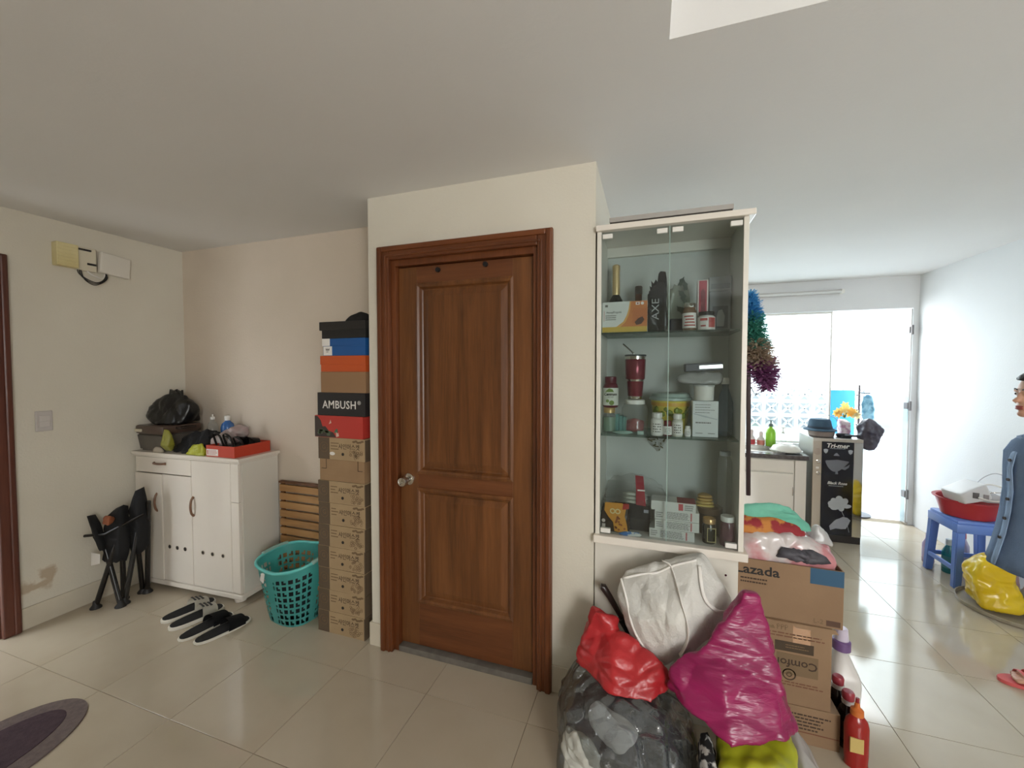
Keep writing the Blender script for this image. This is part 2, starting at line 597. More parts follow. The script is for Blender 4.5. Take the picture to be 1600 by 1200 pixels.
def floor_tiles():
    g = 0.0011
    for i in range(-6, 8):
        for j in range(-7, 9):
            x0, x1 = GX + i * TX, GX + (i + 1) * TX
            y0, y1 = GY + j * TY, GY + (j + 1) * TY
            x0, x1 = max(x0, XL), min(x1, XR)
            y0, y1 = max(y0, YF), min(y1, YB)
            if x1 - x0 < .01 or y1 - y0 < .01: continue
            rects = [(x0, x1, y0, y1)]
            if y1 > 1.86:                      # keep out of the bathroom block and behind the alcove wall
                if x1 <= -1.40:
                    rects = [(x0, x1, y0, min(y1, 2.17))] if y0 < 2.16 else []
                elif x0 < -0.23:
                    rects = [(x0, x1, y0, 1.86)] if y0 < 1.85 else []
                    if x1 > -0.23: rects.append((-0.23, x1, max(y0, 1.86), y1))
            for a, b, c, d in rects:
                o = bpy.data.objects.new('floor_tile', tile_mesh(b - a - 2 * g, d - c - 2 * g))
                COL.objects.link(o)
                o.parent = floor
                o.location = (a + g, c + g, 0)


floor_tiles()

bm = NB()
HX, HY0, HY1 = 0.042, 0.05, 1.225
box(bm, XL - .15, HX, YF - .15, YB + .15, H, H + .15)
box(bm, HX, XR + .15, HY1, YB + .15, H, H + .15)
box(bm, HX, XR + .15, YF - .15, HY0, H, H + .15)
struct('ceiling', bm, M['ceiling'])
bm = NB()   # walls of the stair opening above the ceiling
box(bm, HX - .1, XR + .1, HY1 + .002, HY1 + .1, H + .15, 3.6)
box(bm, HX - .1, XR + .1, HY0 - .1, HY0 - .002, H + .15, 3.6)
box(bm, HX - .1, HX - .002, HY0 - .002, HY1 + .002, H + .15, 3.6)
box(bm, XR + .002, XR + .1, HY0 - .002, HY1 + .002, H + .15, 3.6)
box(bm, HX - .1, XR + .1, HY0 - .1, HY1 + .1, 3.6, 3.7)
struct('wall_stairwell', bm, M['cream_wall'])

# left wall with doorway and a damp stain in its paint
ml = M['cream_wall'].copy(); ml.name = 'cream_wall_tone_with_damp_stain'
nt = ml.node_tree
b = nt.nodes['Principled BSDF']
src = b.inputs['Base Color'].links[0].from_socket
tc = nt.nodes.new('ShaderNodeTexCoord')
nz = nt.nodes.new('ShaderNodeTexNoise'); nz.inputs['Scale'].default_value = 9; nz.inputs['Detail'].default_value = 5
nt.links.new(tc.outputs['Object'], nz.inputs['Vector'])
mx = nt.nodes.new('ShaderNodeMix'); mx.data_type = 'VECTOR'
mx.inputs['Factor'].default_value = 0.16
nt.links.new(tc.outputs['Object'], mx.inputs[4]); nt.links.new(nz.outputs['Color'], mx.inputs[5])


def blob_mask(c, s):
    mp = nt.nodes.new('ShaderNodeMapping')
    mp.vector_type = 'POINT'
    k = 0.84
    mp.inputs['Scale'].default_value = (0, 1 / s[0], 1 / s[1])
    mp.inputs['Location'].default_value = (0, -(c[0] * k + .08) / s[0], -(c[1] * k + .08) / s[1])
    nt.links.new(mx.outputs[1], mp.inputs[0])
    ln = nt.nodes.new('ShaderNodeVectorMath'); ln.operation = 'LENGTH'
    nt.links.new(mp.outputs[0], ln.inputs[0])
    r = nt.nodes.new('ShaderNodeMapRange')
    r.inputs[1].default_value = 0.55; r.inputs[2].default_value = 1.0; r.inputs[3].default_value = 1; r.inputs[4].default_value = 0
    nt.links.new(ln.outputs['Value'], r.inputs[0])
    return r.outputs[0]


m1 = blob_mask((1.31, 0.235), (0.085, 0.035))
m2 = blob_mask((1.375, 0.275), (0.035, 0.055))
mm = nt.nodes.new('ShaderNodeMath'); mm.operation = 'MAXIMUM'
nt.links.new(m1, mm.inputs[0]); nt.links.new(m2, mm.inputs[1])
sc = nt.nodes.new('ShaderNodeMath'); sc.operation = 'MULTIPLY'; sc.inputs[1].default_value = 0.6
nt.links.new(mm.outputs[0], sc.inputs[0])
cmx = nt.nodes.new('ShaderNodeMix'); cmx.data_type = 'RGBA'
cmx.inputs[7].default_value = (*lin((160, 130, 92)), 1)
nt.links.new(sc.outputs[0], cmx.inputs[0]); nt.links.new(src, cmx.inputs[6])
nt.links.new(cmx.outputs[2], b.inputs['Base Color'])

bm = NB()
box(bm, XL - .15, XL, 1.20, 2.32, 0, H)
box(bm, XL - .15, XL, YF - .15, 0.36, 0, H)
box(bm, XL - .15, XL, 0.36, 1.20, 2.085, H)
struct('wall_left', bm, ml)
struct('wall_alcove', box(NB(), XL, -1.425, 2.17, 2.32, 0, H), M['alcove_wall'])
bm = NB()   # the bathroom block: front with door hole, both sides
DX0, DX1, DH = -1.295, -0.475, 2.075
box(bm, -1.425, DX0, 1.82, 1.93, 0, H)
box(bm, DX1, -0.23, 1.82, 1.93, 0, H)
box(bm, DX0, DX1, 1.82, 1.93, DH, H)
box(bm, -1.425, -1.325, 1.93, 2.32, 0, H)
box(bm, -0.33, -0.23, 1.93, YB, 0, H)
box(bm, DX0 - .02, DX1 + .02, 1.94, 1.96, 0, DH + .02)
struct('wall_center', bm, M['cream_wall'])
bm = NB()
box(bm, -0.23, XR, YB, YB + .12, 2.10, H)
box(bm, 2.385, XR, YB, YB + .12, 0, 2.10)
box(bm, -0.23, 1.76, YB, YB + .12, 0, 0.74)
struct('wall_back', bm, M['white_wall'])
struct('wall_right', box(NB(), XR, XR + .15, YF - .15, YB + .15, 0, H), M['white_wall'])
bm = NB()
WX0, WX1, WZ0, WZ1 = 1.28, 2.30, 0.88, 2.22
box(bm, XL, WX0, YF - .12, YF, 0, H)
box(bm, WX1, XR, YF - .12, YF, 0, H)
box(bm, WX0, WX1, YF - .12, YF, 0, WZ0)
box(bm, WX0, WX1, YF - .12, YF, WZ1, H)
struct('wall_front', bm, M['cream_wall'])

# skirting tiles
struct('baseboard_left', box(NB(), XL, XL + .011, 1.262, 2.17, 0, 0.125, .002), M['skirting'])
struct('baseboard_alcove', box(NB(), XL + .011, -1.425, 2.159, 2.17, 0, 0.125, .002), M['skirting'])
bm = NB()
box(bm, -1.436, -1.365, 1.809, 1.82, 0, 0.125, .002)
box(bm, -1.436, -1.425, 1.82, 2.159, 0, 0.125, .002)
struct('baseboard_center', bm, M['skirting'])
struct('baseboard_column', box(NB(), -0.418, -0.23, 1.809, 1.82, 0, 0.125, .002), M['skirting'])

# ------------------------------------------------------------------ doorway in the left wall
d = bpy.data.objects.new('door_1', None); COL.objects.link(d); d['kind'] = 'structure'
d.location = (XL, 0.78, 0)
bm = NB()
for s in (-1, 1):
    box(bm, -.005, .028, *sorted((s * .405, s * .478)), 0, 2.145, .006)
    box(bm, .0, .036, *sorted((s * .445, s * .474)), 0, 2.141, .008)
    box(bm, -.15, .0, *sorted((s * .400, s * .419)), 0, 2.085, .002)
box(bm, -.005, .028, -.40, .40, 2.072, 2.145, .006)
box(bm, -.15, 0, -.40, .40, 2.066, 2.084, .002)
obj('door_casing', bm, M['left_casing'], d)
bm = box(NB(), -.075, -.03, .3965, .3998, 1.10, 1.215, .001)
obj('strike_plate', bm, M['chrome'], d)
bm = NB()
for k in range(9):
    tube(bm, [(-.1, -.39, .18 + k * .22), (-.1, .39, .18 + k * .22)], .006, 6)
for k in range(3):
    tube(bm, [(-.1, -.38 + k * .38, .01), (-.1, -.38 + k * .38, 2.05)], .011, 8)
obj('grille_bars', bm, M['off_white'], d)
bm = NB()
box(bm, XL - 1.6, XL - 1.5, -1.0, 2.6, -.12, 2.3)  # unseen wall added outside the doorway to dim its light, with floor slab
box(bm, XL - 1.5, XL - .15, -1.0, 2.6, -.12, -.004)
struct('wall_added_dimmer', bm, mat('added_dimmer_grey', (150, 147, 140), .8))

# ------------------------------------------------------------------ bathroom door
d2 = bpy.data.objects.new('door_2', None); COL.objects.link(d2); d2['kind'] = 'structure'
d2.location = (-0.885, 1.82, 0)
W2, HT = 0.468, 2.142      # half outer width, outer height
for nm, s in (('casing_post', -1), ('casing_post', 1)):
    bm = NB()
    box(bm, *sorted((s * (W2 - .072), s * W2)), -.026, 0, 0, HT, .005)
    box(bm, *sorted((s * (W2 - .030), s * (W2 - .003))), -.036, -.02, 0, HT - .003, .007)
    box(bm, *sorted((s * (W2 - .058), s * (W2 - .046))), -.031, -.02, 0, HT - .05, .004)
    obj(nm, bm, M['casing'], d2)
bm = NB()
box(bm, -W2 + .072, W2 - .072, -.026, 0, HT - .072, HT, .005)
box(bm, -W2 + .030, W2 - .030, -.036, -.02, HT - .030, HT - .003, .007)
box(bm, -W2 + .058, W2 - .058, -.031, -.02, HT - .058, HT - .046, .004)
obj('casing_head', bm, M['casing_x'], d2)
bm = NB()
for s in (-1, 1):
    box(bm, *sorted((s * .372, s * .408)), 0, .075, 0, DH - .002, .002)
    box(bm, *sorted((s * .358, s * .374)), .045, .075, 0.01, DH - .02, .002)
box(bm, -.372, .372, 0, .075, DH - .035, DH - .002, .002)
obj('door_jamb', bm, M['casing'], d2)
obj('threshold', box(NB(), -.37, .37, -.004, .09, 0, .032, .003), M['grey_stone'], d2)

LY = .028                 # leaf front, behind the wall plane
leaf = NB()
LX0, LX1, LZ0, LZ1 = -.369, .369, .038, 2.036
PX0, PX1 = -.262, .262
PZ = ((.275, .880), (.965, 1.945))
box(leaf, LX0, PX0, LY, LY + .035, LZ0, LZ1, .001)
box(leaf, PX1, LX1, LY, LY + .035, LZ0, LZ1, .001)
lf = obj('door_leaf', leaf, M['door_wood'], d2)
bm = NB()
box(bm, PX0, PX1, LY, LY + .035, LZ0, PZ[0][0], .001)
box(bm, PX0, PX1, LY, LY + .035, PZ[0][1], PZ[1][0], .001)
box(bm, PX0, PX1, LY, LY + .035, PZ[1][1], LZ1, .001)
obj('door_rails', bm, M['door_wood_x'], lf)
for z0, z1 in PZ:
    bm = NB()      # bolection moulding mitred around the opening, then a raised field
    prof = [(0.0, -.006), (.012, -.010), (.022, -.004), (.030, .010), (.036, .014)]
    loops = []
    for o, y in prof:
        loops.append([bm.verts.new((PX0 - .006 + o, LY + y, z0 - .006 + o)), bm.verts.new((PX1 + .006 - o, LY + y, z0 - .006 + o)),
                      bm.verts.new((PX1 + .006 - o, LY + y, z1 + .006 - o)), bm.verts.new((PX0 - .006 + o, LY + y, z1 + .006 - o))])
    for a, c in zip(loops, loops[1:]):
        for k in range(4):
            bm.faces.new((a[k], a[(k + 1) % 4], c[(k + 1) % 4], c[k]))
    obj('panel_moulding', bm, M['door_wood'], lf)
    bm = NB()
    o0, o1 = .030, .062
    l0 = [bm.verts.new((x, LY + .014, z)) for x, z in ((PX0 + o0, z0 + o0), (PX1 - o0, z0 + o0), (PX1 - o0, z1 - o0), (PX0 + o0, z1 - o0))]
    l1 = [bm.verts.new((x, LY + .006, z)) for x, z in ((PX0 + o1, z0 + o1), (PX1 - o1, z0 + o1), (PX1 - o1, z1 - o1), (PX0 + o1, z1 - o1))]
    for k in range(4):
        bm.faces.new((l0[k], l0[(k + 1) % 4], l1[(k + 1) % 4], l1[k]))
    bm.faces.new(l1)
    obj('panel_field', bm, M['door_wood'], lf)
bm = lathe(NB(), [(0, 0), (.031, 0), (.031, .006), (.024, .010), (.015, .012), (.014, .034), (.020, .040), (.0275, .050), (.028, .060), (.022, .070), (.010, .074), (0, .074)], 28)
bmesh.ops.transform(bm, matrix=Matrix.Rotation(R(90), 4, 'X'), verts=bm.verts)
kn = obj('door_knob', bm, M['chrome'], lf, loc=(-.318, LY, .925), smooth=40)
bm = NB(); disc(bm, (0, -.077, 0), .0075, .003)
obj('key_button', bm, M['steel'], lf, loc=(-.318, LY, .925))
bm = NB()
for x, z in ((-.135, 2.010), (.125, 2.016)):
    disc(bm, (x, LY - .014, z), .012, .014, seg=12)
obj('door_bumper', bm, M['black'], lf)

# ------------------------------------------------------------------ balcony opening: fixed pane over the sink, glass door folded outward
w = bpy.data.objects.new('window_1', None); COL.objects.link(w); w['kind'] = 'structure'
w.location = (0.765, YB + .06, .74)
bm = NB()
hw, hh = .995, 1.36
for a in ((-hw, -hw + .014, 0, hh), (hw - .014, hw, 0, hh), (-hw + .014, hw - .014, 0, .02), (-hw + .014, hw - .014, hh - .02, hh)):
    box(bm, a[0], a[1], -.012, .012, a[2], a[3], .002)
obj('window_frame', bm, M['white_plastic'], w)
obj('window_pane', box(NB(), -hw + .013, hw - .013, -.003, .003, .019, hh - .019), M['pane'], w)

d3 = bpy.data.objects.new('door_3', None); COL.objects.link(d3); d3['kind'] = 'structure'
d3.location = (2.372, 4.915, 0); d3.rotation_euler = (0, 0, R(101))
gl = obj('glass_leaf', box(NB(), .012, .62, -.005, .005, .012, 2.085, .001), M['pane'], d3)
obj('steel_edge', box(NB(), .004, .0125, -.007, .007, .006, 2.09), M['steel'], d3)
for z in (.30, 1.16, 1.89):
    bm = NB()
    box(bm, .004, .05, -.016, .016, z - .032, z + .032, .003)
    box(bm, -.012, .006, -.010, .010, z - .045, z + .045, .003)
    obj('hinge', bm, M['hinge_steel'], d3)
box_bm = box(NB(), .0, .03, -.014, .014, 0, .03, .003)
obj('floor_pivot', box_bm, M['steel'], d3)

# ------------------------------------------------------------------ balcony outside
bm = NB()
box(bm, -1.2, 3.4, YB + .12, 6.6, -.12, -.004)
struct('floor_balcony', bm, M['white_wall'])
par = bpy.data.objects.new('wall_balcony', None); COL.objects.link(par); par['kind'] = 'structure'
par.location = (0, 6.4, 0)
obj('parapet', box(NB(), -1.2, 3.4, 0, .12, -.12, .70), M['white_wall'], par)
bm = NB()       # pierced breeze block: frame with a cross of two diagonal webs
S = .19
for a in ((0, S, 0, .02), (0, S, S - .02, S), (0, .02, .02, S - .02), (S - .02, S, .02, S - .02)):
    box(bm, a[0], a[1], 0, .09, a[2], a[3])
for s in (1, -1):
    c = [(S / 2 + s * (-.085), .02), (S / 2 + s * (-.06), .02), (S / 2 + s * .085, S - .02), (S / 2 + s * .06, S - .02)]
    poly(bm, c, .07, 'Y', .01)
me = bpy.data.meshes.new('breeze_block'); bmesh.ops.recalc_face_normals(bm, faces=bm.faces); bm.to_mesh(me); bm.free()
me.materials.append(M['white_wall'])
for i in range(-6, 12):
    for j in range(3):
        o = bpy.data.objects.new('breeze_block', me); COL.objects.link(o)
        o.parent = par; o.location = (.35 + i * (S + .002), .015, .70 + j * (S + .002))

struct('wall_added_backing', box(NB(), -1.6, 3.8, 6.9, 7.0, -.12, 1.15), mat('added_backing_grey', (150, 154, 156), .9))  # grey backing added behind the breeze blocks so their holes read dark
# ------------------------------------------------------------------ left wall fittings
t = thing('doorbell_box', 'open yellowed electrical box high on the left wall with dangling wires', 'doorbell', (XL, 1.60, 2.20))
bm = box(NB(), 0, .055, -.155, -.055, -.065, .075, .004)
o = obj('side_cover', bm, M['yellowed'], t, label='olive yellow ribbed side of the box')
bm = NB()
for k in range(6):
    box(bm, .055, .058, -.150, -.060, -.052 + k * .021, -.042 + k * .021)
obj('rib', bm, M['yellowed'], o)
o = obj('backplate', box(NB(), 0, .030, -.055, .042, -.068, .078, .003), M['off_white'], t)
bm = NB()
box(bm, .030, .036, -.045, .015, .055, .066); box(bm, .030, .036, -.005, .038, -.030, -.018)
obj('terminal_strip', bm, M['black'], o)
bm = NB()
box(bm, 0, .028, -.085, .085, -.068, .068, .006)
bmesh.ops.transform(bm, matrix=Matrix.Translation((.012, .135, -.002)) @ Matrix.Rotation(R(-4), 4, 'X') @ Matrix.Rotation(R(6), 4, 'Z'), verts=bm.verts)
obj('hinged_cover', bm, M['cab_side'], t, label='white cover hanging open')
bm = NB()
for k in range(3):
    tube(bm, spline([(.02, -.05 + k * .008, -.06), (.03, -.04 + k * .01, -.10 - k * .012), (.035, .03, -.135 - k * .008), (.03, .08 + k * .006, -.10), (.02, .085, -.04)], 6), .0028, 6)
obj('wire', bm, M['black'], t)
bm = NB()
tube(bm, spline([(.02, -.01, -.06), (.03, .02, -.09), (.03, .07, -.10), (.02, .09, -.05)], 6), .004, 6)
obj('white_wire', bm, M['white_plastic'], t)

t = thing('light_switch', 'pale square double wall switch beside the left doorway', 'switch', (XL, 1.385, 1.20))
obj('faceplate', box(NB(), 0, .009, -.037, .037, -.060, .060, .004), cm((196, 190, 186), .4), t)
for s in (-1, 1):
    obj('rocker', box(NB(), .008, .013, -.024, .024, min(0, s * .034), max(0, s * .034), .002), cm((204, 198, 193), .35), t)

# ------------------------------------------------------------------ shoe cabinet
CABZ, CABR = 0.942, R(2.4)
t = thing('shoe_cabinet', 'low white shoe cabinet with one drawer and three doors in the left corner', 'cabinet', (-3.399, 1.826, 0), CABR)
CW, CD = .948, .285
bm = NB()
box(bm, 0, .018, .014, CD, .03, CABZ - .022); box(bm, CW - .018, CW, .014, CD, .03, CABZ - .022)
box(bm, .018, CW - .018, CD - .012, CD, .03, CABZ - .022)
box(bm, .018, CW - .018, .016, CD - .012, .05, .066)
obj('carcass', bm, M['cab_side'], t)
bm = NB()
box(bm, -.012, CW + .014, -.022, CD + .008, CABZ - .022, CABZ, .004)
box(bm, -.004, CW + .006, -.012, CD, CABZ - .034, CABZ - .022, .003)
obj('cabinet_top', bm, M['cab_white'], t)
bm = NB()
box(bm, -.004, CW + .008, -.012, CD, .030, .062, .006)
obj('plinth_rail', bm, M['cab_white'], t)
for x in (.05, CW - .055):
    for y in (.03, CD - .04):
        obj('foot', lathe(NB(), [(.024, 0), (.034, .006), (.036, .02), (.028, .032)], 18, (x, y, 0)), M['cab_white'], t, smooth=40)
FZ0, FZ1 = .066, CABZ - .036


def arc_handle(parent, x, z, vertical=True, n='handle'):
    a = [(-.0, -.004, -.062), (0, -.020, -.045), (0, -.027, 0), (0, -.020, .045), (0, -.004, .062)] if vertical else \
        [(-.055, -.004, 0), (-.04, -.020, 0), (0, -.027, 0), (.04, -.020, 0), (.055, -.004, 0)]
    bm = tube(NB(), [Vector((x, 0, z)) + p for p in spline([Vector(q) for q in a], 5)], [.009] * 3 + [.007] * 15 + [.009] * 3, 10)
    obj(n, bm, M['handle'], parent, smooth=True)


M['handle'] = wood('brown_handle_wood', (118, 84, 62), (96, 66, 48), (134, 98, 74), 0.35)
dr = obj('drawer', box(NB(), .008, .528, -.006, .014, .800, FZ1, .003), M['cab_white'], t)
arc_handle(dr, .245, .868, False)


def vent(parent, xs, z):
    for x in xs:
        h = ring(NB(), (x, -.009, z), .0135, .0095, .004, seg=16)
        h = obj('vent_hole', h, M['chrome'], parent)
        obj('hole_shadow', disc(NB(), (x, -.0068, z), .0097, .002), M['dark_gap'], parent)


dl = obj('door', box(NB(), .008, .262, -.012, .010, FZ0, .794, .003), M['cab_white'], t)
arc_handle(dl, .215, .600); vent(dl, [], .3)
for x in (.098, .172):
    vent(dl, [x], .303)
dm = obj('door', box(NB(), .266, .528, -.006, .014, FZ0, .794, .003), M['cab_white'], t)
vent(dm, [.318, .390, .462], .303)
dr3 = obj('door', box(NB(), .532, .868, -.006, .014, FZ0, FZ1, .003), M['cab_white'], t)
arc_handle(dr3, .546, .600); vent(dr3, [.622, .706, .796], .300)
bm = NB()
box(bm, .871, .936, -.006, .014, FZ0, .655, .003); box(bm, .871, .936, -.006, .014, .658, FZ1, .003)
obj('corner_post', bm, M['cab_white'], t)

# things on the shoe cabinet
Z0 = CABZ
t = thing('storage_box', 'grey plastic storage box with brown lid on the cabinet\'s wall end', 'box', (-3.260, 1.975, Z0), R(1))
bm = NB()
vs = [(-.135, -.125, 0), (.115, -.125, 0), (.115, .10, 0), (-.135, .10, 0)]
top = [(-.148, -.138, .122), (.128, -.138, .122), (.128, .113, .122), (-.148, .113, .122)]
a = [bm.verts.new(v) for v in vs]; c = [bm.verts.new(v) for v in top]
bm.faces.new(list(reversed(a))); bm.faces.new(c)
for k in range(4): bm.faces.new((a[k], a[(k + 1) % 4], c[(k + 1) % 4], c[k]))
bmesh.ops.bevel(bm, geom=bm.edges[:], offset=.012, segments=3, affect='EDGES')
obj('box_body', bm, mat('grey_translucent_plastic', (98, 92, 84), .35, c2=(84, 78, 72), scale=8), t, smooth=40)
lid = obj('lid', box(NB(), -.150, .132, -.142, .117, .118, .178, .014), mat('brown_plastic', (82, 64, 54), .35), t, smooth=40)
obj('clip_handle', box(NB(), -.136, -.075, -.152, -.140, .132, .152, .003), M['off_white'], lid)
obj('clip_handle', box(NB(), .128, .175, -.06, .05, .150, .165, .004), mat('dark_brown_plastic', (50, 38, 30), .4), lid)
soft('plastic_bag', 'black bin bag slumped on top of the brown-lidded storage box', 'bag',
     [(-3.388, 1.88, 1.18), (-3.392, 1.90, 1.24), (-3.144, 1.90, 1.124), (-3.378, 2.05, 1.124), (-3.144, 2.10, 1.124), (-3.072, 1.98, 1.26), (-3.252, 1.87, 1.124), (-3.081, 2.06, 1.22),
      (-3.280, 1.95, 1.345), (-3.199, 1.98, 1.355), (-3.144, 2.0, 1.33), (-3.352, 1.9, 1.124), (-3.099, 1.93, 1.128)],
     M['black_plastic'], crumple=.010, freq=9, zmin=1.1215, seed=3, smooth=1, vor=.010, vfreq=9)
bag = [o for o in COL.objects if o.get('label', '').startswith('black bin bag slumped')][0]
bm = NB()
for (dx, h, wd) in ((-.02, .055, .045), (.05, .05, .03)):
    poly(bm, [(dx - wd, -.01), (dx + wd, -.015), (dx + wd * .9, h), (dx + wd * .2, h * .75), (dx - wd * .6, h * .98)], .012, 'Y', 0)
obj('tied_ear', bm, M['black_plastic'], bag, loc=(0, 0, .19))

bottle('spray_bottle', 'small clear pump bottle behind the clothes on the shoe cabinet', 'bottle', (-3.005, 2.085, Z0),
       [(.028, 0), (.034, .004), (.034, .15), (.024, .18), (.013, .19), (.013, .205)], M['jar_clear'],
       cap=[(.014, .203), (.014, .222), (.005, .224), (.005, .24)], capm=M['white_plastic'])
t = bottle('cleaner_bottle', 'blue bottle with white cap near the corner on the shoe cabinet', 'bottle', (-2.875, 2.10, Z0),
           [(.036, 0), (.042, .004), (.042, .15), (.036, .175), (.016, .195), (.016, .205)], cm((52, 104, 172), .25),
           cap=[(.018, .20), (.018, .232), (.012, .236)], capm=M['white_plastic'])
soft('dark_clothes', 'heap of black clothing in front of the storage box', 'clothing',
     [(-3.08, 1.86, Z0), (-2.80, 1.86, Z0), (-3.06, 2.03, Z0), (-2.78, 2.05, Z0), (-2.98, 1.92, 1.075), (-2.86, 1.96, 1.10), (-2.80, 2.02, 1.05), (-3.06, 1.88, 1.0), (-2.8, 1.9, 1.0)],
     M['black_cloth'], crumple=.018, freq=12, zmin=Z0 + .0005, seed=5, smooth=1, vor=.01, vfreq=14)
soft('lime_bag', 'lime green cloth bag at the cabinet front edge, left of the red lid', 'bag',
     [(-2.93, 1.842, Z0), (-2.755, 1.845, Z0), (-2.76, 1.90, Z0), (-2.93, 1.865, Z0), (-2.87, 1.86, 1.005), (-2.80, 1.865, 1.02), (-2.765, 1.86, 1.0)],
     M['lime'], crumple=.010, freq=18, zmin=Z0 + .0005, seed=6, sub=5, smooth=0, vor=.006, vfreq=18)
soft('lime_bag', 'olive green packet leaning on the grey storage box', 'packet',
     [(-3.095, 1.80, 1.0), (-3.02, 1.80, 1.0), (-3.085, 1.82, 1.11), (-3.02, 1.82, 1.09), (-3.085, 1.845, 1.10), (-3.02, 1.845, 1.0), (-3.1, 1.84, Z0 + .01), (-3.05, 1.845, Z0 + .01)],
     mat('olive_packet', (132, 130, 44), .4), crumple=.004, freq=18, sub=4, smooth=0, zmin=Z0 + .0005)
soft('white_sock', 'pale grey rag on the cabinet edge before the storage box', 'cloth',
     [(-3.235, 1.822, Z0), (-3.10, 1.826, Z0), (-3.24, 1.846, Z0), (-3.11, 1.848, Z0), (-3.22, 1.835, .985), (-3.15, 1.84, .978)],
     mat('pale_rag', (176, 166, 150), .85), crumple=.006, freq=14, sub=4, zmin=Z0 + .0005)
soft('plastic_bag', 'crumpled pale grey bag with pink items behind the red lid', 'bag',
     [(-2.80, 1.93, Z0), (-2.75, 1.91, Z0), (-2.755, 2.10, Z0), (-2.80, 2.10, Z0), (-2.80, 1.93, 1.04), (-2.68, 2.05, 1.145), (-2.64, 2.08, 1.12), (-2.76, 1.92, 1.05), (-2.62, 2.08, 1.08), (-2.73, 1.95, 1.06), (-2.74, 2.0, 1.10), (-2.70, 1.99, 1.05)],
     mat('grey_bag_plastic', (158, 150, 146), .3, c2=(176, 148, 146), scale=12), crumple=.014, freq=13, zmin=Z0 + .0005, seed=9, smooth=1, vor=.014, vfreq=13)

t = thing('shoebox_lid', 'orange-red shoebox lid turned up as a tray on the shoe cabinet', 'box', (-2.735, 1.852, Z0), R(1.5))
lw, ld, lh = .245, .262, .072
bm = NB()
box(bm, 0, lw, 0, ld, 0.0005, .004)
for a in ((0, lw, 0, .004), (0, lw, ld - .004, ld), (0, .004, .004, ld - .004), (lw - .004, lw, .004, ld - .004)):
    box(bm, a[0], a[1], a[2], a[3], .004, lh)
obj('tray', bm, M['orange_red_card'], t)
bm = box(NB(), .004, .105, -.0008, 0, .006, .048)
st = obj('sticker', bm, M['white_ink'], t)
bm = NB(); box(bm, .012, .018, -.0015, -.0008, .012, .042); lines(bm, .022, .098, .012, .044, -.0008, 4)
obj('sticker_print', bm, cm((178, 60, 40)), st)


def sandal(name, label, cat, loc, rz, L, W, m_sole, m_foot, m_strap, style, group=None, tilt=0):
    t = thing(name, label, cat, loc, rz, group)
    t.rotation_euler = (tilt, 0, rz)
    out = []
    for k in range(28):
        a = 2 * math.pi * k / 28
        x = math.cos(a); y = math.sin(a)
        q = (abs(x) ** 2.7 + abs(y) ** 2.7) ** (-1 / 2.7)
        w = W / 2 * (1.0 + .10 * x - .12 * (1 - x * x) * (1 if y < 0 else .3))
        out.append((x * q * L / 2, y * q * w))
    th = .020 if style == 'slide' else .013
    bm = NB(); poly(bm, out, th, 'Z', 0)
    bmesh.ops.bevel(bm, geom=[e for e in bm.edges if len(e.link_faces) == 2 and abs(e.verts[0].co.z - e.verts[1].co.z) < 1e-6], offset=.004, segments=2, affect='EDGES')
    obj('sole', bm, m_sole, t, smooth=40)
    bm = NB(); poly(bm, [(a * .94, b * .88) for a, b in out], .003, 'Z', th)
    obj('footbed', bm, m_foot, t)
    bm = NB()
    if style == 'slide':
        spans = [(.02, .30, .062)]
    else:
        spans = [(.02, .33, .052)]
    for x0f, x1f, hgt in spans:
        n1, n2 = 6, 14
        g = []
        for i in range(n1 + 1):
            xx = (x0f + (x1f - x0f) * i / n1) * L
            rr = []
            for j in range(n2 + 1):
                a = math.pi * j / n2
                hh = hgt * (1 - .35 * i / n1)
                rr.append(bm.verts.new((xx + .012 * math.sin(a), -math.cos(a) * W * .5, .012 + hh * math.sin(a) ** .7)))
            g.append(rr)
        fs = []
        for i in range(n1):
            for j in range(n2):
                fs.append(bm.faces.new((g[i][j], g[i + 1][j], g[i + 1][j + 1], g[i][j + 1])))
        bmesh.ops.solidify(bm, geom=fs, thickness=.004)
    up = obj('strap', bm, m_strap, t, smooth=50)
    return t


def face_dir(a, b):
    return math.atan2(b[1] - a[1], b[0] - a[0])


WS, BK = mat('white_rubber', (222, 218, 206), .5), M['black_cloth']
# white slides with dark footbeds, black slippers with a white edge
s1 = sandal('slide_sandal', 'white slide with black footbed nearer the cabinet', 'sandal', (-2.695, 1.70, 0), R(77), .280, .115, WS, BK, WS, 'slide', 'white slides')
s2 = sandal('slide_sandal', 'white slide with black footbed nearer the black slippers', 'sandal', (-2.575, 1.668, 0), R(76), .280, .115, WS, BK, WS, 'slide', 'white slides')
for s in (s1, s2):
    up = [c for c in s.children if c.name.startswith('strap')][0]
    bm = NB()
    for k in range(3):
        x = .275 * (.07 + k * .075)
        box(bm, x, x + .010, -.03, .03, .0715 - k * .0055, .0740 - k * .0055)
    obj('black_stripe', bm, M['black'], up)
sandal('house_slipper', 'black slipper with thin white rim, left of its pair', 'slipper', (-2.435, 1.628, 0), R(83), .285, .112, WS, BK, BK, 'slip', 'black slippers')
sandal('house_slipper', 'black slipper with thin white rim, right of its pair', 'slipper', (-2.310, 1.634, 0), R(76), .285, .112, WS, BK, BK, 'slip', 'black slippers')
